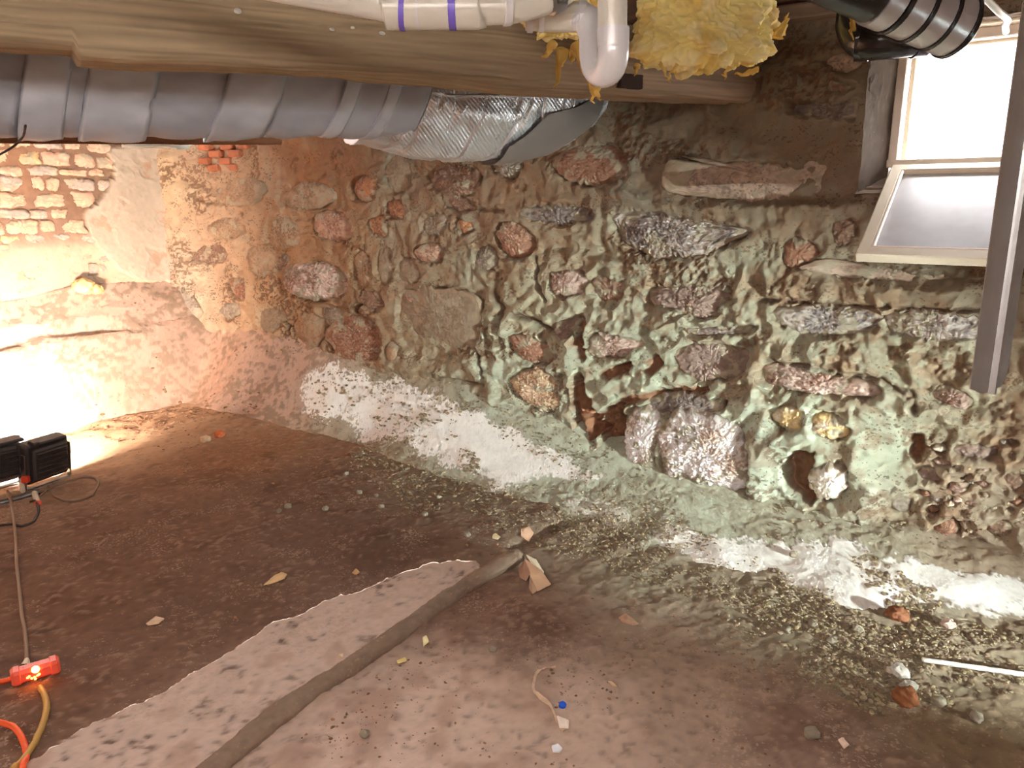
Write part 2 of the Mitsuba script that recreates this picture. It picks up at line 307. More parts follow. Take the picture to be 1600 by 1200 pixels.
STONES = [
    ('whitegran', [(3.288, 1.314), (3.363, 1.335), (3.472, 1.344), (3.650, 1.308), (3.832, 1.276), (3.998, 1.262), (3.984, 1.229), (3.896, 1.189), (3.811, 1.147), (3.659, 1.119), (3.498, 1.125), (3.379, 1.163), (3.308, 1.233)]),
    ('pinkwhite', [(2.923, 1.022), (3.001, 1.046), (3.171, 1.031), (3.198, 0.973), (3.118, 0.913), (3.042, 0.882), (2.944, 0.935)]),
    ('brown', [(3.197, 1.020), (3.304, 1.022), (3.395, 1.006), (3.381, 0.922), (3.345, 0.854), (3.237, 0.874), (3.184, 0.940)]),
    ('darkpink', [(3.488, 0.974), (3.634, 1.004), (3.878, 1.012), (3.933, 0.973), (3.891, 0.908), (3.853, 0.847), (3.768, 0.840), (3.672, 0.879), (3.508, 0.897)]),
    ('darkgrey', [(2.781, 1.343), (2.958, 1.366), (3.198, 1.359), (3.240, 1.281), (3.035, 1.260), (2.801, 1.282)]),
    ('pinkwhite', [(3.183, 0.705), (3.262, 0.758), (3.342, 0.740), (3.488, 0.738), (3.504, 0.683), (3.437, 0.629), (3.310, 0.608), (3.200, 0.608)]),
    ('redbrown', [(2.711, 0.686), (2.824, 0.697), (2.968, 0.626), (3.008, 0.586), (2.969, 0.516), (2.804, 0.531), (2.719, 0.595)]),
    ('pinkgold', [(2.693, 0.436), (2.783, 0.504), (2.908, 0.533), (3.010, 0.484), (3.058, 0.408), (3.044, 0.302), (2.964, 0.254), (2.869, 0.292), (2.763, 0.337)]),
    ('darkpink', [(3.649, 0.708), (3.773, 0.757), (3.954, 0.752), (4.038, 0.698), (4.020, 0.632), (3.906, 0.573), (3.752, 0.568), (3.653, 0.617)]),
    ('quartz', [(3.420, 0.351), (3.488, 0.417), (3.597, 0.421), (3.641, 0.338), (3.627, 0.207), (3.646, 0.096), (3.580, 0.049), (3.481, 0.052), (3.420, 0.151)]),
    ('quartz', [(3.633, 0.369), (3.743, 0.443), (3.915, 0.439), (4.002, 0.387), (4.063, 0.274), (4.088, 0.172), (4.065, 0.081), (3.971, 0.041), (3.812, 0.076), (3.680, 0.080), (3.640, 0.209)]),
    ('darkgrey', [(3.494, 0.418), (3.659, 0.493), (3.819, 0.498), (3.943, 0.473), (3.901, 0.412), (3.729, 0.400), (3.565, 0.365)]),
    ('whitegran', [(4.072, 0.927), (4.237, 0.950), (4.369, 0.955), (4.519, 0.956), (4.542, 0.911), (4.523, 0.866), (4.429, 0.839), (4.280, 0.813), (4.194, 0.832), (4.110, 0.869)]),
    ('whitegran', [(4.529, 0.946), (4.674, 0.962), (4.803, 0.963), (4.928, 0.951), (4.940, 0.886), (4.817, 0.847), (4.709, 0.843), (4.595, 0.847), (4.541, 0.873)]),
    ('beige', [(4.203, 1.111), (4.276, 1.153), (4.426, 1.133), (4.657, 1.118), (4.879, 1.110), (4.882, 1.082), (4.793, 1.051), (4.730, 1.042), (4.642, 1.047), (4.574, 1.050), (4.457, 1.059), (4.333, 1.078), (4.225, 1.093)]),
    ('beige', [(3.587, 1.426), (3.612, 1.565), (3.696, 1.583), (3.788, 1.516), (3.901, 1.539), (4.038, 1.529), (4.144, 1.516), (4.266, 1.551), (4.371, 1.586), (4.412, 1.570), (4.409, 1.406), (4.400, 1.352), (4.233, 1.363), (4.051, 1.353), (3.826, 1.377), (3.675, 1.408)]),
    ('redbrown', [(4.117, 1.200), (4.166, 1.241), (4.299, 1.185), (4.265, 1.134), (4.204, 1.100), (4.130, 1.094)]),
    ('brown', [(4.289, 1.294), (4.365, 1.320), (4.423, 1.283), (4.396, 1.195), (4.319, 1.185)]),
    ('beige', [(4.198, 1.917), (4.304, 1.929), (4.382, 1.889), (4.370, 1.867), (4.311, 1.849), (4.237, 1.880)]),
    ('darkgrey', [(4.087, 1.748), (4.148, 1.773), (4.273, 1.749), (4.366, 1.766), (4.381, 1.704), (4.363, 1.672), (4.254, 1.688), (4.128, 1.708)]),
    ('whitegran', [(2.604, 1.588), (2.719, 1.621), (2.823, 1.617), (2.808, 1.543), (2.768, 1.481), (2.670, 1.499), (2.587, 1.540)]),
    ('redbrown', [(2.962, 1.606), (3.102, 1.645), (3.277, 1.652), (3.363, 1.605), (3.403, 1.518), (3.352, 1.455), (3.106, 1.444), (2.978, 1.514)]),
    ('pink', [(1.153, 1.298), (1.309, 1.346), (1.480, 1.292), (1.547, 1.189), (1.439, 1.129), (1.231, 1.135), (1.127, 1.218)]),
    ('orange', [(1.648, 1.286), (1.784, 1.313), (1.870, 1.251), (1.835, 1.169), (1.722, 1.166), (1.654, 1.218)]),
    ('pink', [(2.059, 1.138), (2.182, 1.152), (2.266, 1.108), (2.255, 1.047), (2.139, 1.025), (2.051, 1.065)]),
    ('orange', [(2.336, 1.291), (2.454, 1.289), (2.475, 1.225), (2.398, 1.192), (2.330, 1.240)]),
    ('pinkwhite', [(0.864, 0.961), (1.128, 1.018), (1.370, 0.987), (1.464, 0.892), (1.421, 0.793), (1.199, 0.744), (0.976, 0.754), (0.824, 0.831)]),
    ('smear', [(0.480, 0.657), (0.698, 0.687), (0.817, 0.638), (0.759, 0.545), (0.604, 0.477), (0.471, 0.519)]),
    ('tan', [(0.817, 0.638), (1.034, 0.682), (1.164, 0.624), (1.226, 0.536), (1.142, 0.442), (0.944, 0.421), (0.810, 0.505)]),
    ('grey', [(1.152, 0.707), (1.292, 0.747), (1.409, 0.706), (1.349, 0.615), (1.229, 0.579), (1.140, 0.643)]),
    ('redbrown', [(1.228, 0.566), (1.346, 0.660), (1.527, 0.707), (1.700, 0.670), (1.744, 0.554), (1.704, 0.421), (1.533, 0.355), (1.356, 0.380), (1.232, 0.460)]),
    ('smear', [(1.894, 0.870), (2.175, 0.910), (2.466, 0.906), (2.554, 0.813), (2.488, 0.519), (2.210, 0.442), (1.903, 0.464), (1.859, 0.683)]),
    ('tan', [(1.744, 0.546), (1.854, 0.565), (1.863, 0.423), (1.741, 0.393)]),
    ('grey', [(-0.404, 0.739), (-0.204, 0.809), (-0.082, 0.687), (-0.066, 0.519), (-0.346, 0.461), (-0.430, 0.589)]),
    ('grey', [(0.058, 0.649), (0.274, 0.688), (0.324, 0.599), (0.160, 0.529), (0.040, 0.576)]),
    ('brown', [(-0.164, 1.062), (0.123, 1.102), (0.241, 1.006), (0.098, 0.923), (-0.158, 0.945)]),
    ('tan', [(0.423, 1.079), (0.713, 1.135), (0.817, 1.027), (0.720, 0.886), (0.456, 0.881)]),
    ('tan', [(-0.094, 1.499), (0.302, 1.558), (0.696, 1.528), (0.723, 1.404), (0.347, 1.345), (-0.050, 1.372)]),
    ('tan', [(0.637, 1.253), (0.899, 1.305), (1.031, 1.200), (0.940, 1.065), (0.682, 1.040)]),
    ('smear', [(1.812, 1.650), (2.004, 1.649), (2.045, 1.431), (1.810, 1.412)]),
    ('brown', [(2.099, 1.584), (2.467, 1.592), (2.578, 1.491), (2.464, 1.387), (2.180, 1.413)]),
    ('grey', [(2.065, 1.304), (2.267, 1.326), (2.288, 1.201), (2.075, 1.167)]),
    ('orange', [(1.465, 1.494), (1.663, 1.546), (1.788, 1.489), (1.750, 1.376), (1.530, 1.365)]),
    ('tan', [(0.786, 1.486), (1.111, 1.520), (1.384, 1.477), (1.345, 1.354), (1.029, 1.313), (0.793, 1.371)]),
    ('redbrown', [(2.614, 1.260), (2.744, 1.282), (2.850, 1.215), (2.859, 1.095), (2.719, 1.056), (2.622, 1.127)]),
    ('grey', [(2.442, 1.135), (2.592, 1.146), (2.617, 1.025), (2.467, 1.004)]),
    ('pinkwhite', [(4.061, 0.660), (4.142, 0.699), (4.343, 0.678), (4.499, 0.671), (4.588, 0.643), (4.581, 0.597), (4.453, 0.584), (4.351, 0.586), (4.193, 0.569), (4.075, 0.587)]),
    ('gold', [(4.123, 0.478), (4.198, 0.515), (4.293, 0.504), (4.306, 0.449), (4.293, 0.407), (4.235, 0.389), (4.143, 0.434)]),
    ('gold', [(4.301, 0.500), (4.388, 0.522), (4.473, 0.477), (4.462, 0.409), (4.368, 0.403), (4.303, 0.415)]),
    ('white', [(4.309, 0.225), (4.352, 0.286), (4.428, 0.312), (4.490, 0.302), (4.487, 0.222), (4.467, 0.160), (4.418, 0.126), (4.346, 0.130)]),
    ('pinkwhite', [(4.725, 0.650), (4.782, 0.680), (4.840, 0.678), (4.888, 0.635), (4.880, 0.591), (4.802, 0.599), (4.740, 0.613)]),
    ('smear', [(1.876, 1.047), (2.031, 1.071), (2.102, 0.964), (2.025, 0.901), (1.881, 0.915)]),
    ('tan', [(1.482, 1.071), (1.637, 1.103), (1.712, 0.983), (1.649, 0.844), (1.490, 0.854)]),
    ('brown', [(1.535, 0.836), (1.761, 0.870), (1.808, 0.737), (1.613, 0.710)]),
    ('smear', [(1.720, 1.117), (1.870, 1.133), (1.881, 0.915), (1.728, 0.876)]),
    ('brown', [(2.238, 1.464), (2.516, 1.367), (2.463, 1.306), (2.244, 1.339)]),
    ('darkgrey', [(3.675, 0.814), (3.861, 0.819), (4.032, 0.868), (4.064, 0.815), (3.893, 0.775), (3.725, 0.770)]),
    ('pink', [(2.072, 0.814), (1.971, 0.845), (1.908, 0.826), (1.948, 0.790)]),
    ('darkpink', [(3.005, 0.781), (3.138, 0.824), (3.122, 0.725), (3.038, 0.667), (2.974, 0.711)]),
    ('brown', [(3.848, 0.526), (3.995, 0.576), (4.055, 0.541), (3.972, 0.484), (3.851, 0.484)]),
    ('redbrown', [(0.207, 0.868), (0.416, 0.852), (0.426, 0.699), (0.276, 0.697), (0.159, 0.750)]),
    ('brown', [(0.735, 1.024), (0.885, 1.038), (0.850, 0.952), (0.735, 0.895)]),
    ('tan', [(0.027, 1.250), (0.414, 1.298), (0.506, 1.169), (0.241, 1.114), (0.010, 1.136)]),
    ('orange', [(1.788, 1.398), (1.993, 1.375), (1.989, 1.271), (1.845, 1.269)]),
    ('darkpink', [(4.818, 0.457), (4.923, 0.482), (5.007, 0.467), (4.993, 0.414), (4.868, 0.399)]),
    ('brown', [(4.967, 0.370), (5.056, 0.406), (5.104, 0.336), (5.040, 0.283), (4.981, 0.308)]),
    ('pinkwhite', [(4.831, 0.302), (4.898, 0.327), (4.924, 0.290), (4.862, 0.255)]),
    ('darkgrey', [(4.959, 0.264), (5.031, 0.273), (5.018, 0.213), (4.959, 0.209)]),
    ('redbrown', [(4.809, 0.135), (4.871, 0.177), (4.911, 0.120), (4.862, 0.061), (4.804, 0.073)]),
    ('brown', [(4.958, 0.185), (5.078, 0.227), (5.109, 0.137), (4.999, 0.103)]),
    ('grey', [(4.637, 0.204), (4.706, 0.234), (4.735, 0.172), (4.669, 0.128)]),
    ('darkpink', [(4.739, 0.357), (4.807, 0.355), (4.836, 0.297), (4.771, 0.273), (4.726, 0.306)]),
    ('brown', [(4.241, 1.842), (4.338, 1.819), (4.376, 1.784), (4.246, 1.780)]),
]
rs = np.random.RandomState(11)
RUBBLE_ZONE = np.array([(4.756, 0.446), (5.080, 0.530), (5.131, 0.125), (4.841, 0.047), (4.758, 0.177)])
for _ in range(900):                                   # small chips packed between the larger stones at the right
    if len(STONES) > 110: break
    c = RUBBLE_ZONE.min(0) + rs.rand(2) * np.ptp(RUBBLE_ZONE, 0)
    if sdpoly(c[:1], c[1:], RUBBLE_ZONE)[0] < 0.01: continue
    r = rs.uniform(.012, .034)
    if any(sdpoly(c[:1], c[1:], np.array(q))[0] > -r * 0.8 for _, q in STONES[-45:]): continue
    a = np.linspace(0, 2 * np.pi, 7, endpoint=False) + rs.rand()
    STONES.append((rs.choice(['pinkwhite', 'darkpink', 'brown', 'beige', 'whitegran', 'redbrown', 'gold']), np.stack([c[0] + r * 1.3 * np.cos(a) * rs.uniform(.75, 1.2, 7), c[1] + r * .75 * np.sin(a) * rs.uniform(.75, 1.2, 7)], 1)))
RIDGES = [  # raised mortar joints: points, half width, height
    ([(4.037, 0.640), (4.061, 0.468), (4.112, 0.238), (4.139, 0.030)], .045, .030), ([(3.096, 0.689), (3.112, 0.456), (3.242, 0.169), (3.309, 0.071)], .028, .040),
    ([(2.590, 0.780), (2.632, 0.536), (2.609, 0.296)], .032, .036), ([(4.508, 0.401), (4.536, 0.238), (4.586, 0.108)], .04, .03), ([(4.668, 0.847), (4.669, 0.668), (4.666, 0.563)], .03, .022),
    ([(2.451, 1.139), (2.582, 0.885), (2.685, 0.683)], .022, .022), ([(2.864, 0.920), (2.719, 0.774), (2.676, 0.683)], .022, .022), ([(3.342, 0.746), (3.545, 0.811), (3.679, 0.748)], .025, .02),
    ([(3.278, 0.479), (3.351, 0.456), (3.377, 0.227)], .02, .034), ([(3.319, 1.418), (3.585, 1.353), (4.053, 1.331), (4.405, 1.352)], .03, .03), ([(2.961, 1.121), (3.330, 1.082), (3.723, 1.090)], .024, .022),
    ([(4.077, 1.016), (4.339, 1.013), (4.897, 1.041)], .04, .022), ([(4.070, 0.736), (4.363, 0.746), (4.649, 0.768)], .04, .02), ([(1.736, 0.392), (2.210, 0.411), (2.588, 0.495)], .03, .02),
    ([(4.234, 0.053), (4.500, 0.087), (4.747, 0.064)], .04, .02), ([(4.128, 0.331), (4.252, 0.354)], .03, .02), ([(0.771, 0.723), (1.229, 0.730), (1.755, 0.753)], .02, .016), ([(3.870, 1.138), (4.137, 1.280), (4.183, 1.358)], .03, .02)]
CREVICES = [([(4.053, 0.959), (4.418, 0.958), (4.885, 0.974)], .008, .035), ([(2.741, 0.786), (2.845, 0.767), (2.950, 0.722)], .014, .05), ([(2.282, 1.353), (2.678, 1.327)], .008, .02), ([(0.768, 0.687), (0.817, 0.506), (0.778, 0.390)], .008, .025),
    ([(4.100, 0.699), (4.263, 0.702), (4.566, 0.675), (4.665, 0.615)], .010, .03), ([(1.527, 0.712), (1.600, 0.781)], .012, .05), ([(2.582, 0.902), (2.655, 0.821), (2.655, 0.716)], .016, .03), ([(4.674, 0.642), (4.693, 0.567)], .014, .03),
    ([(2.867, 1.095), (2.884, 0.938), (2.925, 0.874)], .008, .03), ([(1.216, 0.565), (1.283, 0.634)], .010, .04), ([(2.453, 0.661), (2.507, 0.521), (2.542, 0.416)], .01, .025), ([(2.208, 0.372), (2.541, 0.379)], .01, .02)]
SHADE_VOIDS = [([(3.127, 0.817), (3.179, 0.828), (3.175, 0.697), (3.193, 0.581), (3.148, 0.589), (3.119, 0.675)], .05), ([(3.133, 0.544), (3.181, 0.479), (3.251, 0.368), (3.282, 0.346), (3.299, 0.268), (3.264, 0.173), (3.227, 0.152), (3.156, 0.216), (3.131, 0.322)], .07),
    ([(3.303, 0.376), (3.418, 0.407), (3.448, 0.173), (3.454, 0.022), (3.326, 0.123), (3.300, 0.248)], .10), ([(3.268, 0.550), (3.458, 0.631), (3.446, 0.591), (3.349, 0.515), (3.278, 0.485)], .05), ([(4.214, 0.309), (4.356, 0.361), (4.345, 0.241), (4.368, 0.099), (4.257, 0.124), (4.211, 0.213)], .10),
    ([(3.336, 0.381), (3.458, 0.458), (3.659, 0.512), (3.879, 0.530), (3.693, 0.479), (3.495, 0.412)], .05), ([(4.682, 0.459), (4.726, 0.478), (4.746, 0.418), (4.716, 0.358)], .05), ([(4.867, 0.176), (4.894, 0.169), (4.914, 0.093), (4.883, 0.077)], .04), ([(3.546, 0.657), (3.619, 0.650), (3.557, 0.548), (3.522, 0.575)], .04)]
TINT = [((-0.350, 1.457), (172, 150, 122)), ((-0.685, 1.072), (176, 154, 126)), ((-0.275, 0.892), (160, 142, 122)), ((0.091, 1.672), (150, 126, 104)), ((0.161, 1.094), (158, 132, 108)), ((0.714, 1.446), (148, 120, 96)), ((0.497, 0.794), (160, 132, 104)),
    ((1.002, 1.034), (144, 112, 84)), ((1.122, 1.637), (134, 96, 68)), ((1.584, 1.585), (124, 92, 68)), ((1.549, 1.054), (134, 108, 82)), ((1.529, 0.736), (128, 104, 82)), ((1.901, 1.576), (116, 106, 90)), ((1.987, 1.216), (118, 98, 80)),
    ((1.976, 0.958), (128, 110, 90)), ((2.287, 1.564), (110, 86, 68)), ((2.218, 0.714), (142, 130, 106)), ((2.459, 1.087), (124, 114, 96)), ((2.550, 1.327), (112, 94, 78)), ((2.632, 0.536), (160, 162, 142)), ((2.844, 0.835), (142, 134, 112)),
    ((3.038, 1.108), (130, 116, 96)), ((3.124, 0.626), (160, 160, 140)), ((2.957, 1.422), (108, 88, 70)), ((3.404, 0.969), (130, 124, 106)), ((3.440, 1.728), (104, 94, 80)), ((3.749, 1.683), (104, 94, 80)), ((3.961, 1.847), (104, 98, 84)),
    ((3.447, 1.559), (112, 102, 88)), ((3.770, 1.331), (110, 100, 84)), ((4.160, 1.635), (112, 98, 82)), ((4.091, 1.860), (106, 98, 82)), ((4.187, 1.306), (112, 94, 76)), ((4.016, 1.089), (126, 122, 104)), ((3.786, 1.050), (122, 114, 98)),
    ((4.211, 1.018), (118, 104, 86)), ((4.692, 0.998), (116, 102, 84)), ((4.096, 0.761), (146, 142, 122)), ((4.601, 0.789), (136, 130, 110)), ((3.559, 0.517), (160, 162, 142)), ((4.102, 0.296), (176, 182, 164)), ((4.263, 0.385), (160, 164, 144)),
    ((4.595, 0.389), (158, 160, 140)), ((4.852, 0.541), (142, 132, 112)), ((4.549, 0.099), (156, 152, 134)), ((4.884, 0.260), (138, 118, 100)), ((5.033, 0.085), (130, 112, 94)), ((3.851, -0.038), (158, 156, 138)), ((3.250, 0.136), (158, 158, 140)), ((5.067, 0.478), (104, 82, 64)), ((4.400, 1.406), (122, 108, 94))]
GRIND = np.array([[-.36, .05]])

def mortar_relief(s, z):
    h = hl(s, z)
    ws, wz = s + .10 * (fbm(p3(s, z, 3, 1), 2) - .5), z + .10 * (fbm(p3(s, z, 3, 9), 2) - .5)
    st = fbm(p3(ws * 5, wz * 22, 1, 2.2), 3, seed=3)                     # horizontal trowel strokes
    sv = fbm(p3(ws * 20, wz * 6, 1, 4.2), 3, seed=8)
    mixw = smooth(.45, .6, fbm(p3(s, z, 2.6, 6), 2))
    h = h + .030 * (st - .5) * (1 - mixw) + .026 * (sv - .5) * mixw
    r = fbm(p3(ws, wz, 17, 5), 3, seed=2)
    low = smooth(2.0, 3.4, s) * smooth(1.25, .75, z)                       # fresh, heavily thrown mortar at the lower right
    h = h + (.024 + .020 * low) * (r - .5) + (.012 + .022 * low) * (1 - np.abs(2 * fbm(p3(ws, wz, 8, 3), 3, seed=6) - 1) * 2.4)
    tear = smooth(.52, .68, fbm(p3(s, z, 5, 12), 3, seed=4))               # torn, crumbly areas against troweled ones
    fine = fbm(p3(s, z, 62, 1), 3, seed=9)
    smoothed = smooth(.5, .0, s)
    return h - (.004 + .030 * tear) * np.clip(fine - .42, 0, 1) * (1 - .8 * smoothed), st, tear, fine

sv = np.concatenate([np.linspace(-.62, 1.2, 270)[:-1], np.linspace(1.2, 5.75, 830)]); zv = np.linspace(-.08, 2.06, 400)
S, ZZ = np.meshgrid(sv, zv)
H, ST, TEAR, FINE = mortar_relief(S, ZZ)
WCOL = field(S, ZZ, TINT)
n1, n2 = fbm(p3(S, ZZ, 7, 3.3), 3, seed=7), fbm(p3(S, ZZ, 40, 1.3), 3, seed=17)
w = (smooth(.47, .60, n1 * .5 + n2 * .5) * (.62 - .2 * smooth(2.6, 3.6, S) * smooth(.9, 1.3, ZZ)))[..., None]; w = w * (.35 + .65 * smooth(.2, 1.8, S))[..., None]; WCOL = WCOL * (1 - w) + lin((114, 86, 64)) * w
w = (smooth(.55, .70, 1 - n1) * .35)[..., None]; WCOL = WCOL * (1 - w) + lin((158, 152, 132)) * w * .6 + WCOL * w * .4
WCOL *= (0.84 + 0.32 * n2)[..., None]
w = (smooth(.2, .8, TEAR) * smooth(.46, .56, FINE) * .75)[..., None]; WCOL = WCOL * (1 - w) + lin((92, 66, 48)) * w
P2 = chaikin([(-0.857, 1.837), (-0.190, 1.806), (-0.428, 1.597), (-0.531, 1.316), (-0.479, 1.116), (-0.261, 0.979), (-0.324, 0.802), (-1.091, 0.708)], 2)
w = smooth(-.012, .02, sdpoly(S, ZZ, P2) + .10 * (n1 - .5) + .05 * (n2 - .5))[..., None] * .92; WCOL = WCOL * (1 - w) + lin((156, 142, 126)) * (.85 + .3 * n2)[..., None] * w   # plaster carried round the corner
for pts, hw, hh in RIDGES:
    P = np.array(pts); m = local(S, ZZ, P, hw * 3); d = sdline(S[m], ZZ[m], P) + .03 * (n1[m] - .5)
    H[m] += hh * np.exp(-(np.clip(d, 0, None) / hw) ** 2.4)
for pts, hw, hh in CREVICES:
    P = np.array(pts); m = local(S, ZZ, P, hw * 4); d = np.clip(sdline(S[m], ZZ[m], P) + .03 * (n2[m] - .5), 0, None)
    g = np.exp(-(d / hw) ** 2); H[m] -= hh * g; w = (g * .8)[:, None]; WCOL[m] = WCOL[m] * (1 - w) + lin((72, 48, 34)) * w
for pts, dep in SHADE_VOIDS:  # recesses along cast-shadow strips; the earth brown also paints in their shade
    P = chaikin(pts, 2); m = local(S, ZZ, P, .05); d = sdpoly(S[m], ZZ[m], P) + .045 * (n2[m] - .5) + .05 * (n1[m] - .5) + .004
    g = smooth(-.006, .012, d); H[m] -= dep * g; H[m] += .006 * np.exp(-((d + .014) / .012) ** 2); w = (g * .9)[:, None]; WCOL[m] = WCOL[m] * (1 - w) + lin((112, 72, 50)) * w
SMEAR = {'smear': .022, 'tan': .020, 'grey': .022, 'beige': .028, 'brown': .026}
for cls, poly in STONES:
    P = chaikin(poly, 2); m = local(S, ZZ, P, .06); d = sdpoly(S[m], ZZ[m], P) + .050 * (n2[m] - .5) + .045 * (n1[m] - .5)
    g = smooth(-.004, .020, d); H[m] -= SMEAR.get(cls, .05) * g
    H[m] += .005 * np.exp(-((d + .014) / .014) ** 2)
m = local(S, ZZ, np.array([(3.987, 1.857)]), .32); d = np.hypot(S[m] - (4.001, 1.844)[0], (ZZ[m] - (4.001, 1.844)[1]) * 1.1); H[m] += .07 * smooth(.26, .06, d + .16 * (n1[m] - .5) + .08 * (n2[m] - .5))   # mortar packed round the log's end
# rectangular opening of the cellar window, worn edges
WIN_S0, WIN_Z0, WIN_Z1 = 4.415, 1.425, 1.985
hole = (S > WIN_S0 + .012 * (n2 - .5)) & (ZZ > WIN_Z0) & (ZZ < WIN_Z1)
H = np.where(ZZ > 1.9, H * .6, H)
cell = ~(hole[:-1, :-1] | hole[1:, 1:] | hole[:-1, 1:] | hole[1:, :-1])
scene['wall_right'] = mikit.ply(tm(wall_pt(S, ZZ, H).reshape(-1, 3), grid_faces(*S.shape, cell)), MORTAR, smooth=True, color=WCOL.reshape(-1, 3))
used['wall_right'] = 1
tag('wall_right', 'long rubble stone wall freshly pointed with grey-green mortar below the cellar window', kind='structure')
for i, (cls, poly) in enumerate(STONES):
    m, c = stone_mesh(poly, cls, 100 + i, hl, wall_pt, dull=.45 if cls in ('smear',) else 0.0)
    put('stone', m, STONE, 'wall_right', smooth=True, color=c)
# the few red bricks high on the wall by the corner
BR = [((0.104, 1.758), .13, .046), ((0.321, 1.753), .13, .046), ((0.515, 1.749), .10, .046), ((0.203, 1.707), .13, .046), ((0.423, 1.702), .13, .046), ((0.097, 1.663), .12, .044), ((0.308, 1.656), .13, .046), ((0.189, 1.612), .12, .044), ((0.397, 1.611), .08, .04)]
for i, ((s, z), bw, bh) in enumerate(BR):
    b = subdiv(rbox((bw, .07, bh), .006), .02); v = b.vertices
    b.vertices = v + .006 * (np.stack([fbm(v * 40 + i, 2), fbm(v * 40 + 9 + i, 2), fbm(v * 40 + 5 + i, 2)], 1) - .5)
    hh = float(hl(np.array([s]), np.array([z]))[0]) - .004
    bm = oriented(b, W0 + s * D + z * Z + hh * N, D)
    c = lin((150, 90, 62)) * (0.7 + .6 * fbm(b.vertices * 30 + i, 3))[:, None]
    put('brick', bm, STONE, 'wall_right', color=None if False else c)

# the short left wall: smaller stones, patched with plaster towards the corner
tv, zv2 = np.linspace(-.12, 2.4, 300), np.linspace(.2, 2.06, 200)
TT, ZT = np.meshgrid(tv, zv2)
def hll(t, z): return .05 * (fbm(p3(t, z, 2.2, 21), 2) - .5) + .10 * smooth(.25, -.1, t) ** 1.5
a1, a2 = fbm(p3(TT, ZT, 8, 31), 3), fbm(p3(TT, ZT, 45, 33), 3)
HL = hll(TT, ZT) + .010 * (a1 - .5) + .006 * (a2 - .5)
PATCH = chaikin([(0.531, 1.767), (0.462, 1.614), (0.547, 1.449), (0.722, 1.320), (0.691, 1.158), (0.618, 1.038), (0.542, 0.923), (0.391, 0.821), (-0.199, 0.776), (-0.303, 1.832)], 2)
pd = sdpoly(TT, ZT, PATCH) + .06 * (a1 - .5) + .03 * (a2 - .5); pw = smooth(-.01, .012, pd)
low_smear = smooth(1.22, 1.02, ZT + .1 * (a1 - .5))
HL = HL + .022 * pw * (1 - .4 * smooth(.5, .7, a1)) - .012 * (1 - pw) * (1 - low_smear)
LC = field(TT, ZT, [((1.110, 1.597), (176, 136, 106)), ((0.822, 1.445), (160, 128, 104)), ((1.011, 1.200), (172, 144, 124)), ((1.048, 0.913), (172, 148, 132)), ((0.410, 1.275), (172, 156, 132))])
w = pw[..., None]; LC = LC * (1 - w) + lin((156, 142, 126)) * w
w = (pw * smooth(.60, .70, a1 * .6 + a2 * .4))[..., None] * .6; LC = LC * (1 - w) + lin((140, 104, 80)) * w
w = ((1 - pw) * (1 - low_smear) * .75)[..., None]; LC = LC * (1 - w) + lin((86, 62, 48)) * w
LC *= (.85 + .3 * a2)[..., None]
scene['wall_left'] = mikit.ply(tm(left_pt(TT, ZT, HL).reshape(-1, 3), grid_faces(*TT.shape)[:, ::-1]), PLASTER, smooth=True, color=LC.reshape(-1, 3))
used['wall_left'] = 1
tag('wall_left', 'short stone wall of small pinkish stones with a smooth plaster patch at the corner', kind='structure')
rs = np.random.RandomState(5); z = .80
while z < 1.95:
    hh = rs.uniform(.06, .105); t = rs.uniform(.0, .1)
    while t < 2.0:
        ww = rs.uniform(.08, .24); e = .004
        quad = np.array([(t + e, z + e + rs.uniform(-.012, .012)), (t + ww * .5, z + e * .5 + rs.uniform(-.014, .014)), (t + ww - e, z + e + rs.uniform(-.012, .012)), (t + ww - e * .6, z + hh * .5),
                         (t + ww - e, z + hh - e + rs.uniform(-.012, .012)), (t + ww * .5, z + hh - e * .5 + rs.uniform(-.014, .014)), (t + e, z + hh - e + rs.uniform(-.012, .012)), (t + e * .6, z + hh * .5)])
        c = quad.mean(0)
        if sdpoly(c[:1], c[1:], PATCH)[0] < -.01:
            cls = rs.choice(['leftpink', 'leftpink', 'leftpink', 'leftgold', 'leftgrey'])
            m, col = stone_mesh(quad, cls, 400 + int(rs.randint(300)), hll, left_pt, step=.009, prot=.020 if z > 1.12 else .014, dull=0 if z > 1.1 else .2)
            m.faces = m.faces[:, ::-1]
            put('stone', m, STONE, 'wall_left', smooth=True, color=col)
        t += ww
    z += hh

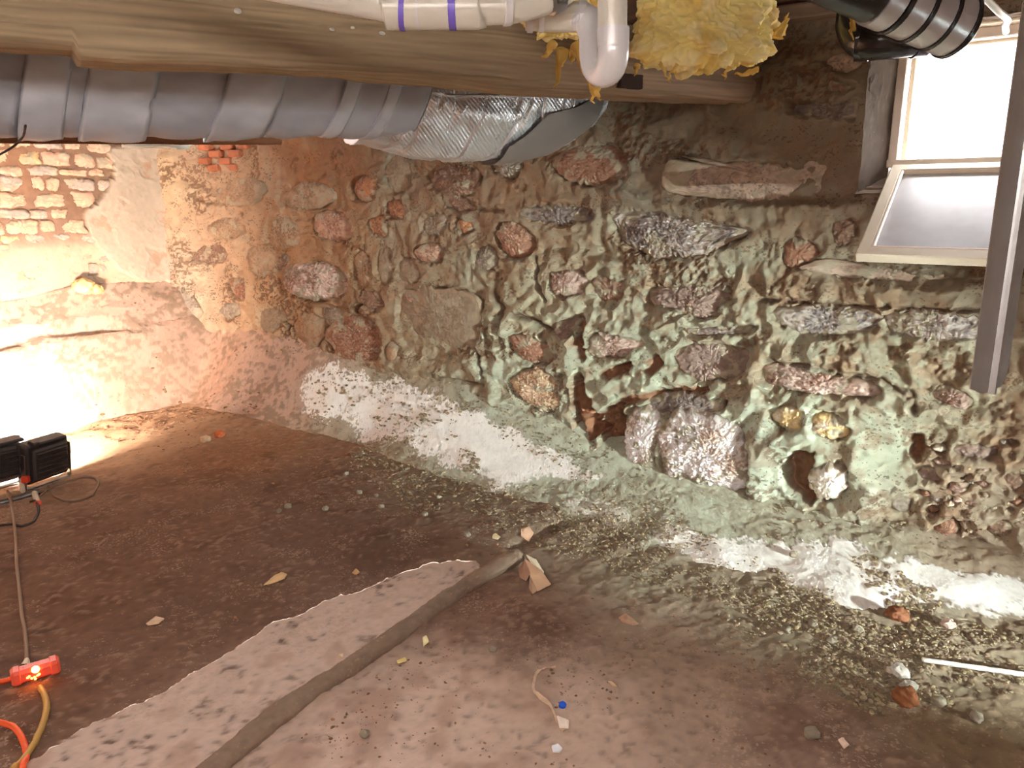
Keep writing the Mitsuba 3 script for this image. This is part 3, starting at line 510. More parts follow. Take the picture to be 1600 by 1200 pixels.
# ---------------------------------------------------------------- parged fillets (trim) and the earth floor
WHITE = [chaikin(q, 2) for q in (
    [(-1.402, 4.944, 0.243), (-1.161, 4.873, 0.336), (-0.879, 4.687, 0.329), (-0.617, 4.513, 0.340), (-0.547, 4.404, 0.287), (-0.367, 4.277, 0.295), (-0.139, 4.030, 0.223), (0.165, 3.785, 0.172), (0.334, 3.639, 0.131), (0.449, 3.442, 0.082), (0.308, 3.495, 0.076), (0.094, 3.578, 0.066), (-0.093, 3.510, 0.005), (-0.213, 3.730, 0.035), (-0.450, 3.964, 0.044), (-0.574, 4.124, 0.066), (-0.911, 4.366, 0.023), (-1.200, 4.633, 0.075), (-1.405, 4.840, 0.139)],
    [(0.661, 3.089, 0.029), (0.872, 2.948, 0.024), (1.031, 2.868, 0.027), (1.278, 2.849, 0.049), (1.354, 2.758, 0.046), (1.318, 2.634, 0.027), (1.445, 2.665, 0.042), (1.606, 2.609, 0.049), (1.864, 2.502, 0.061), (1.728, 2.286, 0.011), (1.573, 2.344, 0.008), (1.452, 2.487, 0.019), (1.233, 2.306, -0.001), (1.144, 2.346, -0.000), (0.981, 2.499, -0.000), (0.819, 2.570, -0.000), (0.697, 2.752, -0.000), (0.535, 2.983, 0.002)],
    [(0.241, 3.405, 0.039), (0.462, 3.251, 0.037), (0.543, 3.034, 0.009), (0.383, 3.054, -0.000), (0.231, 3.252, 0.005)])]
def ground_colour(x, y, z):
    q3 = np.stack([x, y, z], -1)
    a, b, c = fbm(q3 * 6, 3, seed=21), fbm(q3 * 32, 3, seed=22), fbm(q3 * 110, 3, seed=23)
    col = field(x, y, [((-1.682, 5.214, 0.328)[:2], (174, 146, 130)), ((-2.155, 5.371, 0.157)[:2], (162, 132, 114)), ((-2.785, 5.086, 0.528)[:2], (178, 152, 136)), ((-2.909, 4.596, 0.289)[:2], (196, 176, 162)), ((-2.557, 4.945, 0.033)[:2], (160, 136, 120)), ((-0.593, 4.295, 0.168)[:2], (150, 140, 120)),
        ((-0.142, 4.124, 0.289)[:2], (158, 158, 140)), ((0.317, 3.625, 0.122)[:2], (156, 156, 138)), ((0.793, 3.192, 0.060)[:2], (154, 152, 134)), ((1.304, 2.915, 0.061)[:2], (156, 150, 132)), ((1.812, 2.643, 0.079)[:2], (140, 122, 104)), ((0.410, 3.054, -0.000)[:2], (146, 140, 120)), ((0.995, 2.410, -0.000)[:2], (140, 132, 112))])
    w = (smooth(.48, .60, a * .4 + b * .6) * (.45 + .12 * smooth(.2, -.8, x)))[..., None]; col = col * (1 - w) + lin((106, 88, 68)) * w
    for k, q in enumerate(WHITE):
        m = local(x, y, q, .08); d = sdpoly(x[m], y[m], q) - .004 + .15 * (b[m] - .5) + .16 * (a[m] - .5) + .04 * (c[m] - .5)
        w = smooth(-.004, .006, d)[:, None]; spot = 1 - .85 * smooth(.56, .61, (b[m] * .6 + c[m] * .4) - .06 * smooth(-.4, .4, x[m]))[:, None] * (1 - .8 * smooth(.05, .12, d)[:, None])
        w = w * spot; col[m] = col[m] * (1 - w) + lin((232, 227, 220) if k < 2 else (196, 192, 178)) * w
    return col * (.84 + .32 * c)[..., None], a, b, c

def cove_mesh(sa, ka, along):
    """grid along a wall: sa positions, ka fractions of the fillet's width"""
    A, K = np.meshgrid(sa, ka)
    if along == 'right': o = K * np.interp(A, OT[:, 0], OT[:, 1]); P = W0 + A[..., None] * D + o[..., None] * N
    else: o = K * np.interp(A, QT[:, 0], QT[:, 1]); P = WC + A[..., None] * N + o[..., None] * D
    x, y = P[..., 0], P[..., 1]
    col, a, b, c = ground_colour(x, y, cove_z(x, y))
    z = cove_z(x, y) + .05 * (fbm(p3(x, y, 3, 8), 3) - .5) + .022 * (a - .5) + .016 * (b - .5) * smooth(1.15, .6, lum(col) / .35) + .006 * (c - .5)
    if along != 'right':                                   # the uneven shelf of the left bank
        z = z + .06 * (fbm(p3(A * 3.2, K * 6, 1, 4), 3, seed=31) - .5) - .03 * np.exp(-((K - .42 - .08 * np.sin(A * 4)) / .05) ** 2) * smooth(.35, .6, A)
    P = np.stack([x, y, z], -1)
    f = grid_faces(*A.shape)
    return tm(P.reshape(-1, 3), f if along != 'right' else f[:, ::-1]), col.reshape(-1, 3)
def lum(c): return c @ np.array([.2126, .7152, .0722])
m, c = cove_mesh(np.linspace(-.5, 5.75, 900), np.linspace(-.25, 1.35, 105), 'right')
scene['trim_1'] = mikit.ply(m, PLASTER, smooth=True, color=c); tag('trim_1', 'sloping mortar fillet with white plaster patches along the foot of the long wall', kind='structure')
m, c = cove_mesh(np.linspace(-.35, 2.6, 330), np.linspace(-.25, 1.35, 110), 'left')
scene['trim_2'] = mikit.ply(m, PLASTER, smooth=True, color=c); tag('trim_2', 'high plastered bank sloping down from the short wall, lit by the work lights', kind='structure')

SLAB = chaikin([(-1.187, 1.612), (-1.145, 1.777), (-1.059, 1.862), (-0.981, 1.925), (-0.942, 2.010), (-0.892, 2.102), (-0.837, 2.172), (-0.821, 2.293), (-0.715, 2.358), (-0.629, 2.454), (-0.550, 2.509), (-0.456, 2.645), (-0.274, 2.752), (-0.099, 2.752), (-0.186, 2.546), (-0.403, 2.172), (-0.582, 1.928), (-0.734, 1.612), (-0.9, 1.2), (-1.4, 1.2)], 1)
PIPE = [np.array(q) for q in ((-0.755, 1.549), (-0.719, 1.634), (-0.648, 1.790), (-0.577, 1.907), (-0.464, 2.068), (-0.336, 2.277), (-0.225, 2.454), (-0.096, 2.645), (0.025, 2.796))]
def floor_z(x, y):
    a, b = fbm(p3(x, y, 2.2, 41), 3, seed=41), fbm(p3(x, y, 11, 42), 3, seed=42)
    c = fbm(p3(x, y, 48, 43), 3, seed=43)
    z = .035 * (a - .5) + .016 * (b - .5) + .009 * (c - .5)
    d = sdpoly(x, y, SLAB) + .05 * (b - .5) + .02 * (c - .5)
    sl = smooth(-.004, .008, d)
    z = z * (1 - .75 * sl) + .016 * sl
    g = sdline(x, y, np.array([(0.013, 2.914), (0.136, 3.040), (0.301, 3.221)])); z = z - .03 * np.exp(-(g / .035) ** 2)
    return z, a, b, c, sl
xv = np.r_[np.linspace(-4.4, -3.3, 12)[:-1], np.linspace(-3.3, 3.2, 700), np.linspace(3.2, 3.5, 4)[1:]]
yv = np.r_[np.linspace(-2.6, 1.3, 30)[:-1], 1.3 * np.exp(np.linspace(0, math.log(6.4 / 1.3), 430))]
X, Y = np.meshgrid(xv, yv)
zf, a, b, c, sl = floor_z(X, Y)
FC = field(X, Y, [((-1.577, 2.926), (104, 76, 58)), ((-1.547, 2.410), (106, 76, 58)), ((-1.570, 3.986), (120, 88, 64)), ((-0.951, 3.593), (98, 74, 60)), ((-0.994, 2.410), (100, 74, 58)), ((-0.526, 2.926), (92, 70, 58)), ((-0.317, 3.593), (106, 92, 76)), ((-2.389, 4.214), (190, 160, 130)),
    ((-1.373, 1.942), (104, 76, 60)), ((0.084, 2.285), (110, 86, 72)), ((-0.178, 1.884), (186, 162, 146)), ((0.178, 1.884), (178, 154, 138)), ((-0.323, 1.679), (184, 160, 146)), ((0.409, 2.209), (136, 116, 100)), ((0.535, 1.884), (148, 126, 110)), ((0.754, 1.752), (124, 100, 86)),
    ((0.843, 2.285), (120, 108, 90)), ((1.143, 2.035), (120, 108, 90)), ((1.173, 1.752), (112, 94, 72)), ((0.480, 2.645), (126, 116, 98)), ((-0.090, 2.454), (120, 92, 76)), ((0.206, 2.866), (120, 104, 88))])
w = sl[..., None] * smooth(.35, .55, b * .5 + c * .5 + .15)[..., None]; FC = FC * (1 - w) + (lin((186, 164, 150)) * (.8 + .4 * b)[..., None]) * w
w = (smooth(.52, .68, a * .4 + b * .6) * .45)[..., None]; FC = FC * (1 - w) + FC * lin((178, 150, 134)) * w
w = (smooth(.60, .70, c * .7 + b * .3) * .6)[..., None]; FC = FC * (1 - w) + lin((150, 128, 110)) * w * .6 + FC * w * .4
w = (smooth(.60, .74, 1 - c * .7 - b * .3) * .4)[..., None]; FC = FC * (1 - w) + lin((96, 74, 62)) * w
FC *= (.78 + .44 * c)[..., None]
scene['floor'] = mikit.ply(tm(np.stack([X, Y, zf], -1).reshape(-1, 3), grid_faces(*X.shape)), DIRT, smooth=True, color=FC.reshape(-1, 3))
tag('floor', 'brown earth and broken concrete cellar floor', kind='structure')
def ground(x, y):
    x, y = np.atleast_1d(np.asarray(x, float)), np.atleast_1d(np.asarray(y, float))
    return np.maximum(floor_z(x, y)[0], cove_z(x, y) + .05 * (fbm(p3(x, y, 3, 8), 3) - .5))
def gpt(p, up=0.0): return np.array([p[0], p[1], float(ground(p[0], p[1])[0]) + up])

# ---------------------------------------------------------------- room shell beyond the picture, ceiling, sill timbers
def wall_box(name, a, b, h=2.29, th=.12, label=None):
    a, b = np.array([*a, 0.0]), np.array([*b, 0.0]); L = np.linalg.norm(b - a)
    scene[name] = mikit.ply(oriented(rbox((L, th, h), .004), (a + b) / 2 + [0, 0, h / 2], b - a), BACK); tag(name, label, kind='structure')
cl = WC + 2.35 * N; cr = W0 + 5.7 * D
wall_box('wall_back', (-4.2, -2.4), (3.2, -2.4), label='dim plastered wall behind the viewer')
wall_box('wall_side', (3.15, -2.4), (cr[0] + .05, cr[1]), label='dim plastered wall at the right beyond the picture')
wall_box('wall_far_left', (-4.25, -2.4), (cl[0], cl[1]), label='dim plastered wall at the left beyond the picture')
rng = np.random.RandomState(3)
def wood(mesh, tone, edge=.05, seed=0, along=(1, 0, 0), amp=.004):
    m = subdiv(mesh, edge); v = np.asarray(m.vertices); al = np.asarray(along, float); al /= np.linalg.norm(al)
    u = v @ al; q = v - u[:, None] * al
    g = fbm(np.stack([u * 2.2, q @ np.array([37., 41., 3.]), q[:, 2] * 40 + seed], 1), 3)
    col = lin(tone) * (.62 + .76 * g)[:, None]
    m.vertices = v + amp * (np.stack([fbm(v * 14 + seed + k, 2) for k in range(3)], 1) - .5)
    return m, col
def timber(name, a, b, w, h, tone, parent=None, seed=0, amp=.006):
    d = np.asarray(b, float) - np.asarray(a, float)
    m, c = wood(bar(a, b, w, h, .008), tone, .06, seed, d, amp)
    return put(name, m, WOODT, parent, color=c)
thing('ceiling', 'dark board ceiling on joists over the cellar', None, kind='structure')
del used['ceiling']
BD = np.array([.858, .513, 0]); BWD = np.array([.513, -.858, 0])
from shapely.geometry import Polygon
plan = [(-4.3, -2.5), (3.3, -2.5), tuple((cr + N * -.1)[:2] + [.1, 0]), tuple((WC - D * .1 - N * .1)[:2]), tuple((cl - D * .1)[:2])]
scene['ceiling'] = mikit.ply(trimesh.creation.extrude_polygon(Polygon(plan), .04, engine='earcut').apply_translation([0, 0, 2.28]), BACK); used['ceiling'] = 1
for k in range(9):                                         # floor joists, parallel to the log beam's normal
    o = np.array([-2.6, 0.2, 2.19]) + BD * (k * .62)
    timber('joist', o - BWD * 2.2 * (1 if k < 7 else .6), o + BWD * 2.6, .055, .17, (104, 80, 62), 'ceiling', k)
# sill timbers lying on top of the long wall
def on_wall(s, z, o): return W0 + s * D + z * Z + o * N
k = thing('sill_plate', 'old wooden sill timber lying on top of the wall beside the yellow insulation', 'beam')
timber('lower_board', on_wall(2.6, 2.085, -.02), on_wall(5.7, 2.085, -.02), .22, .055, (116, 96, 80), k, 31)
timber('upper_board', on_wall(2.6, 2.185, .03), on_wall(5.7, 2.185, .03), .16, .13, (96, 66, 50), k, 32)

# ---------------------------------------------------------------- log beam
def beam_mesh():
    L0, L1 = np.array([-1.345, 2.16, 1.700]) - BD * 1.0, np.array([.858, 3.477, 1.765])
    n, ns = 320, 140; t = np.linspace(0, 1, n)
    ax = L0 + t[:, None] * (L1 - L0)
    th = np.linspace(0, 2 * np.pi, ns, endpoint=False)
    cx, cz = np.cos(th), np.sin(th)
    q = (np.abs(cx) ** 4.5 + np.abs(cz) ** 4.5) ** (-1 / 4.5)           # squared log section
    wx, wz = .105 * cx * q, .128 * cz * q
    P = ax[:, None] + BWD * (.105 + wx[None, :, None]) + Z * (.128 + wz[None, :, None])
    sarr = (t * np.linalg.norm(L1 - L0))[:, None]
    lowside = smooth(-.05, -.10, wz)[None, :]
    P = P + Z * (.023 * smooth(1.175, 1.165, sarr) * lowside)[..., None]          # axe-cut step near the left end
    am = fbm(np.stack(np.broadcast_arrays(sarr * 2.4, wx[None] * 8, wz[None] * 8), -1), 3, seed=51) - .5
    fi = fbm(np.stack(np.broadcast_arrays(sarr * 9, wx[None] * 60, wz[None] * 60), -1), 3, seed=52) - .5
    nrm = BWD * cx[None, :, None] + Z * cz[None, :, None]
    P = P + nrm * (.040 * am + .012 * fi)[..., None]
    o_ = (P - W0) @ N; need = (o_[-1] + .07) / -(BD @ N); P = P + BD * (need[None, :] * smooth(.55, 1, t)[:, None])[..., None]     # the end runs into the wall
    g = fbm(np.stack(np.broadcast_arrays(sarr * 3, wx[None] * 130, wz[None] * 130), -1), 4, seed=53)
    g2 = fbm(np.stack(np.broadcast_arrays(sarr * 1.6, wx[None] * 9, wz[None] * 9), -1), 3, seed=54)
    col = lin((176, 158, 126)) * (1 - g2[..., None]) + lin((146, 126, 102)) * g2[..., None]
    rt = smooth(1.9, 3.2, sarr)[..., None] * .65; col = col * (1 - rt) + lin((122, 94, 80)) * rt
    w = (smooth(.05, .12, wz)[None] * .5 * smooth(.4, .6, g2))[..., None]; col = col * (1 - w) + lin((128, 120, 106)) * w
    col = col * (.45 + 1.1 * g)[..., None]
    v = np.vstack([P.reshape(-1, 3), P[0].mean(0), P[-1].mean(0)]); c = np.vstack([col.reshape(-1, 3), col[0].mean(0), col[-1].mean(0)])
    i, j = np.meshgrid(np.arange(n - 1), np.arange(ns), indexing='ij'); a, b = i * ns + j, i * ns + (j + 1) % ns
    f = [np.stack([a, b, b + ns], -1).reshape(-1, 3), np.stack([a, b + ns, a + ns], -1).reshape(-1, 3)]
    j = np.arange(ns); e = (n - 1) * ns
    f += [np.stack([np.full(ns, n * ns), (j + 1) % ns, j], -1), np.stack([np.full(ns, n * ns + 1), e + j, e + (j + 1) % ns], -1)]
    return tm(v, np.vstack(f)), c
k = thing('timber_beam', 'rough-hewn log beam crossing under the ceiling above the silver duct', 'beam')
m, c = beam_mesh(); put('log', m, BEAM, k, smooth=40 if False else True, color=c)
mp = (0.431, 2.974, 1.795)
put('mortise_shade', oriented(rbox((.105, .03, .048), .003), np.array(mp) + BWD * -.004, BD), M('mat_hole_shade', two(pb((44, 30, 24), .95))), k)  # solid dark box in the face, its colour standing for shade in the mortise
rs = np.random.RandomState(8)
for q in ((-0.748, 2.269, 1.870), (-0.390, 2.483, 1.857), (-0.469, 2.436, 1.863), (-0.522, 2.404, 1.851)):                # splashes of white on the log
    a = np.linspace(0, 2 * np.pi, 12)
    s = trimesh.creation.icosphere(2, .006); s.apply_scale([1.6 * rs.uniform(.6, 1.2), .5, rs.uniform(.6, 1.3)])
    put('paint_splash', oriented(s, np.array(q), BD), PVC, k)

# ---------------------------------------------------------------- wrapped duct and foil sleeve
k = thing('wrapped_duct', 'grey cloth-wrapped round duct running behind the log beam at the left', 'duct')
DA, DB = np.array([-1.69, 2.65, 1.742]) - np.array([1.29, .70, .05]) * .45, np.array([-.40, 3.35, 1.80])
dv = (DB - DA) / np.linalg.norm(DB - DA); dl = np.linalg.norm(DB - DA); rs = np.random.RandomState(21)
e = 0.0; i = 0
while e < dl - .02:
    w_ = rs.choice([.05, .08, .12, .17, .22]) * rs.uniform(.85, 1.15); a0, a1 = e, min(e + w_ + .012, dl); n = 12
    t = np.linspace(a0, a1, n); lip = np.linspace(0, 1, n)
    lapped = i % 2
    r = .166 + .010 * lapped + .006 * np.sin(lip * np.pi) + rs.uniform(-.002, .002)
    r = r + np.where(lip < .1, .004, 0)
    ang = rs.uniform(-.10, .10)
    def wob(p, s0=i): return .030 * (fbm(p * np.array([7., 7., 5.]) + s0 * 3, 3) - .5) - .010 * np.abs(fbm(p * np.array([9., 9., 3.]) + s0, 2) - .5)
    P = DA + t[:, None] * dv
    mt, uv = tube(P, r, 64, True, wob)
    v = np.asarray(mt.vertices)                            # each strip lies a little askew
    v += dv * ((v[:, 2] - 1.77) * (ang + .34))[:, None]
    mt.vertices = v
    g = fbm(v * np.array([9., 9., 14.]) + i, 3); base = lin((200, 206, 216) if lapped else (180, 186, 196))
    c = base * (.66 + .68 * g)[:, None]
    put('wrap_strip', mt, DUCTW, k, smooth=True, color=c, uv=uv)
    e += w_; i += 1
k = thing('foil_sleeve', 'shiny bubble-foil sleeve sagging between the wrapped duct and the wall', 'insulation')
FA = np.array([-.66, 3.30, 1.775]); n = 380; t = np.linspace(0, 1, n)
P = FA + t[:, None] * np.array([1.12, .62, 0])
rad = np.interp(t, [0, .12, .35, .55, .72, .88, 1], [.185, .212, .245, .250, .222, .16, .06])
P[:, 2] += np.interp(t, [0, .3, .55, .75, .9, 1], [0, .012, .03, .05, .10, .16])
m, uv = tube(P, rad, 340, True)
v = np.asarray(m.vertices); k0 = 2 * np.pi / .019; cen = P[np.clip((uv[:, 0] / uv[:, 0].max() * (n - 1)).astype(int), 0, n - 1)]; dn = v - cen; dn /= np.linalg.norm(dn, axis=1, keepdims=True) + 1e-9
crease = np.clip(.06 - np.abs(fbm(np.column_stack([uv[:, 0] * 13 + uv[:, 1] * 4, uv[:, 1] * 3, uv[:, 0] * 0]), 2) - .5), 0, 1)
hb = .0017 * np.sin(uv[:, 0] * k0) * np.sin(uv[:, 1] * k0) + .05 * (fbm(v * np.array([5., 5., 7.]), 3) - .5) + .016 * (fbm(v * np.array([16., 16., 9.]), 2) - .5) - .22 * crease
seam = np.isclose(uv[:, 1], uv[:, 1].max()) | (uv[:, 1] == 0)
m.vertices = v + dn * np.where(seam, 0, hb)[:, None]
th = np.linspace(0, 2 * np.pi, 73)
put('sleeve', m, FOIL, k, smooth=True)
# smooth tape over the far lower part of the sleeve
cells = []
tn, an = np.linspace(.50, .90, 26), np.linspace(-1.5, 0, 20)[None, :] + np.interp(np.linspace(.50, .90, 26), [.5, .62, .9], [-.85, -.30, -.10])[:, None]
PP = np.stack([np.interp(tn, t, P[:, q]) for q in range(3)], 1); RR = np.interp(tn, t, rad)
tt, aa, bb = frames(PP); side = np.cross([0, 0, 1.0], tt[0]) * -1
G = np.stack([PP[:, None] + (RR[:, None, None] + .020) * (np.cos(an)[..., None] * side + np.sin(an)[..., None] * Z)], 0)[0]
up = smooth(0, 1, (tn - .5) / .43)[:, None] * np.ones(20)
G = G + Z * .0
v = G.reshape(-1, 3); uvt = np.stack(np.broadcast_arrays(tn[:, None] * 1.28, an * .2), -1).reshape(-1, 2)
b2 = v - .004 * np.repeat(np.ones((1, 3)) * side, len(v), 0)
put('tape', tm(v, grid_faces(26, 20)), FOILTAPE, k, smooth=True, uv=uvt)
timber('ledger_board', (-2.259, 3.300, 1.629), (-1.234, 4.300, 1.697), .03, .05, (112, 70, 46), None, 41)
tag('ledger_board', 'thin reddish board behind the lower edge of the wrapped duct', 'board')
m, uv = tube(spline([(-2.117, 4.350, 1.681), (-1.931, 4.400, 1.682), (-1.817, 4.420, 1.673), (-1.805, 4.500, 1.703)], 8), .019, 14)
put('stub_pipe', m, PVC, None, smooth=True); tag('stub_pipe', 'short pale pipe under the duct near the corner, lit pink by the lamps', 'pipe')
m, uv = tube(spline([(-1.719, 2.600, 1.494), (-1.664, 2.600, 1.516), (-1.614, 2.600, 1.542), (-1.550, 2.550, 1.569), (-1.508, 2.500, 1.595)], 8), .0035, 8)
put('wire', m, DARKC, None, smooth=True); tag('wire', 'thin dark wire hanging below the duct at the left edge', 'wire')

# ---------------------------------------------------------------- white drain pipe with trap
k = thing('drain_pipe', 'white plastic drain pipe with purple primer marks and a U-shaped trap', 'pipe')
def tb(name, pts, r, mat, n=8, sides=28, caps=True):
    m, uv = tube(spline(pts, n), r, sides, caps); return put(name, m, mat, k, smooth=40)
tb('sloped_pipe', [(-0.730, 1.750, 1.848), (-0.494, 1.750, 1.802), (-0.215, 1.750, 1.755)], .0335, PVC)
tb('coupling', [(-0.258, 1.750, 1.755), (-0.253, 1.750, 1.755), (-0.086, 1.750, 1.756), (-0.081, 1.750, 1.756)], [.0405] + [.0425] * 23 + [.0405] if False else .0415, PVC)
tb('primer_ring', [(-0.233, 1.750, 1.755), (-0.222, 1.750, 1.754)], .0432, PRIMER)
tb('primer_ring', [(-0.132, 1.750, 1.756), (-0.117, 1.750, 1.756)], .0428, PRIMER)
tb('mould_seam', [(-0.199, 1.750, 1.756), (-0.195, 1.750, 1.756)], .0424, PVC_B)
tb('reducer', [(-0.086, 1.750, 1.756), (-0.040, 1.755, 1.759), (0.000, 1.760, 1.761)], .0345, PVC)
tb('hub_ring', [(-0.019, 1.755, 1.760), (-0.005, 1.758, 1.761)], .0375, PVC_B)
tb('riser', [(-0.005, 1.760, 1.761), (0.041, 1.770, 1.772), (0.096, 1.790, 1.797), (0.137, 1.800, 1.827)], .0335, PVC)
tb('trap_arm', [(0.032, 1.860, 1.767), (0.072, 1.860, 1.765), (0.167, 1.840, 1.759)], .0315, PVC)
tb('hub_ring', [(0.034, 1.860, 1.767), (0.047, 1.860, 1.767)], .0365, PVC_B); tb('hub_ring', [(0.060, 1.850, 1.764), (0.071, 1.850, 1.764)], .0345, PVC_B)
tb('hub_ring', [(0.147, 1.840, 1.759), (0.162, 1.840, 1.759)], .0375, PVC_B)
tb('trap_bend', [(0.150, 1.840, 1.760), (0.169, 1.830, 1.747), (0.178, 1.810, 1.712), (0.178, 1.790, 1.674), (0.181, 1.760, 1.643), (0.192, 1.730, 1.627), (0.203, 1.700, 1.631), (0.207, 1.680, 1.652), (0.206, 1.680, 1.679), (0.205, 1.680, 1.703)], .0315, PVC_B, 9)
tb('trap_hub', [(0.206, 1.680, 1.667), (0.205, 1.680, 1.703)], .0328, PVC_B, 6)
tb('tail_pipe', [(0.204, 1.680, 1.683), (0.202, 1.680, 1.755), (0.201, 1.680, 1.814)], .0300, PVC)
tb('hose_clamp', [(0.075, 1.770, 1.780), (0.098, 1.780, 1.792)], .0365, STEEL)
m = bar((0.096, 1.730, 1.763), (0.111, 1.730, 1.770), .012, .010); put('clamp_screw', m, STEEL, k)

# ---------------------------------------------------------------- yellow insulation
def wool(center, size, seed, edge=.009, amp=.10):
    b = subdiv(rbox(size, .05), edge); v = np.asarray(b.vertices); d = v / (np.linalg.norm(v, axis=1, keepdims=True) + 1e-9)
    f1, f2, f3 = fbm(v * 7 + seed, 3), fbm(v * 24 + seed, 3), fbm(v * 75 + seed, 2)
    b.vertices = v + d * (amp * 1.2 * (f1 - .5) + .055 * (f2 - .5) + .030 * (f3 - .5))[:, None] + np.asarray(center)
    w = smooth(.40, .62, f1)[:, None]; col = lin((232, 212, 138)) * (1 - w) + lin((222, 188, 106)) * w
    w = (smooth(.52, .62, f2) * .7)[:, None]; col = col * (1 - w) + lin((240, 222, 168)) * w
    return b, col * (.8 + .4 * f3)[:, None]
k = thing('insulation_batt', 'ragged yellow glass-wool insulation bulging from the joists beside the trap', 'insulation')
for nm, ctr, size, sd in (('batt', (0.653, 2.860, 1.963), (.46, .18, .26), 1.0), ('batt', (0.859, 2.950, 1.999), (.13, .14, .30), 2.0), ('batt', (0.155, 2.520, 1.915), (.26, .12, .14), 3.0)):
    b, c = wool(ctr, size, sd); put(nm, b, WOOL, k, smooth=True, color=c)
rs = np.random.RandomState(13)
def tuft(a, b, w):
    a, b = np.array(a), np.array(b); n = 9; t = np.linspace(0, 1, n)
    P = a + t[:, None] * (b - a) + .008 * rs.randn(n, 3) * t[:, None]
    m, uv = tube(P, w * (1 - t) ** .8 * (.8 + .4 * rs.rand(n)) + .0015, 9)
    v = np.asarray(m.vertices); m.vertices = v + .01 * (np.stack([fbm(v * 50 + q, 2) for q in range(3)], 1) - .5)
    g = fbm(v * 40, 2); return m, lin((216, 178, 96)) * (.75 + .5 * g)[:, None]
for a, b, w in [((0.152, 2.440, 1.803), (0.125, 2.420, 1.707), .018), ((0.182, 2.440, 1.806), (0.176, 2.420, 1.764), .012), ((0.197, 2.420, 1.813), (0.246, 2.360, 1.649), .022), ((0.126, 2.460, 1.828), (0.092, 2.460, 1.778), .014), ((0.241, 2.360, 1.698), (0.234, 2.360, 1.649), .016),
                ((0.488, 2.720, 1.815), (0.524, 2.720, 1.767), .006), ((0.548, 2.720, 1.811), (0.522, 2.720, 1.765), .006), ((0.416, 2.720, 1.807), (0.406, 2.700, 1.776), .008), ((0.857, 2.850, 1.816), (0.783, 2.860, 1.797), .012), ((0.916, 2.850, 1.916), (0.947, 2.850, 1.997), .018), ((0.733, 2.760, 1.810), (0.710, 2.760, 1.765), .006), ((1.045, 2.550, 1.933), (1.037, 2.500, 1.857), .012), ((0.931, 2.900, 1.942), (0.952, 2.880, 1.955), .02)]:
    m, c = tuft(a, b, w); put('tuft', m, WOOL, k, smooth=True, color=c)

# ---------------------------------------------------------------- black pipes and wiring in the top right corner
def blackpipe(name, label, pts, r, extra):
    k = thing(name, label, 'pipe'); m, uv = tube(spline(pts, 10), r, 36); put('pipe', m, BLACKP, k, smooth=40)
    for nm, a, b, rr, mat in extra:
        m, uv = tube(np.array([a, b]), rr, 36); put(nm, m, mat, k, smooth=40)
    return k
A, B = np.array((0.796, 1.950, 1.856)), np.array((1.096, 2.020, 1.774)); ab = B - A
at = lambda t: A + ab * t
blackpipe('black_drain', 'glossy black drain pipe with steel couplings above the cellar window', [A - ab * .6, A, at(.5), at(.98)], .068,
    [('steel_band', at(.20), at(.34), .0735, SHIELD), ('steel_band', at(.39), at(.54), .0735, SHIELD), ('steel_band', at(.58), at(.74), .0735, SHIELD), ('steel_band', at(.77), at(.92), .0735, SHIELD),
     ('rubber_ring', at(.35), at(.385), .0775, BLACKP), ('rubber_ring', at(.545), at(.575), .0775, BLACKP), ('rubber_ring', at(.745), at(.77), .0775, BLACKP), ('rubber_ring', at(.925), at(.95), .0775, BLACKP)])
blackpipe('black_elbow', 'dark plastic elbow pipe behind the glossy drain pipe under the sill', [(1.134, 2.750, 1.971), (1.126, 2.720, 1.925), (1.134, 2.660, 1.874), (1.189, 2.600, 1.862), (1.288, 2.600, 1.874), (1.358, 2.620, 1.889)], .058,
    [('hub', (1.118, 2.670, 1.874), (1.154, 2.650, 1.870), .063, BLACKP), ('hub', (1.259, 2.600, 1.870), (1.300, 2.600, 1.875), .063, BLACKP)])
def cable(name, label, cat, pts, r, mat, n=8):
    m, uv = tube(spline(pts, n), r, 10); put(name, m, mat, None, smooth=True); return tag(name if used[name] == 1 else f'{name}_{used[name]-1:03d}', label, cat)
cable('electric_cable', 'pale flat cable hanging in front of the window head', 'cable', [(1.128, 2.000, 1.861), (1.153, 2.050, 1.824), (1.175, 2.100, 1.791), (1.273, 2.300, 1.803), (1.406, 2.600, 1.836)], .007, M('mat_cable', two(pb((196, 200, 180), .5))))
cable('conduit', 'white conduit slanting down to the top of the window frame', 'pipe', [(1.463, 2.600, 1.992), (1.549, 2.650, 1.956), (1.611, 2.700, 1.944), (1.637, 2.750, 1.935), (1.672, 2.800, 1.926)], .011, PVC)
timber('ceiling_block', (1.582, 2.950, 2.074), (1.831, 2.850, 2.070), .09, .07, (120, 84, 62), None, 61); tag('ceiling_block', 'short wooden block between the joists over the window', 'wood block')

# ---------------------------------------------------------------- cellar window
def on_frame(s, z, o=-.12): return W0 + s * D + z * Z + o * N
scene['window_1'] = mikit.ply(trimesh.util.concatenate([bar(on_frame(4.475, 1.96), on_frame(5.62, 1.96), .07, .036), bar(on_frame(4.475, 1.515), on_frame(5.62, 1.515), .07, .030)]), WHITEP)
used['window_1'] = 1; tag('window_1', 'small open hopper window in a white painted frame, overexposed daylight outside', kind='structure')
put('stile', bar(on_frame(4.497, 1.50), on_frame(4.497, 1.975), .034, .07, up=N), WHITEP, 'window_1'); put('stile', bar(on_frame(5.60, 1.50), on_frame(5.60, 1.975), .034, .07, up=N), WHITEP, 'window_1')
put('stop_bead', bar(on_frame(4.527, 1.53, -.15), on_frame(4.527, 1.945, -.15), .02, .03, up=N), WHITEP2, 'window_1'); put('stop_bead', bar(on_frame(4.52, 1.94, -.15), on_frame(5.59, 1.94, -.15), .03, .018), WHITEP2, 'window_1')
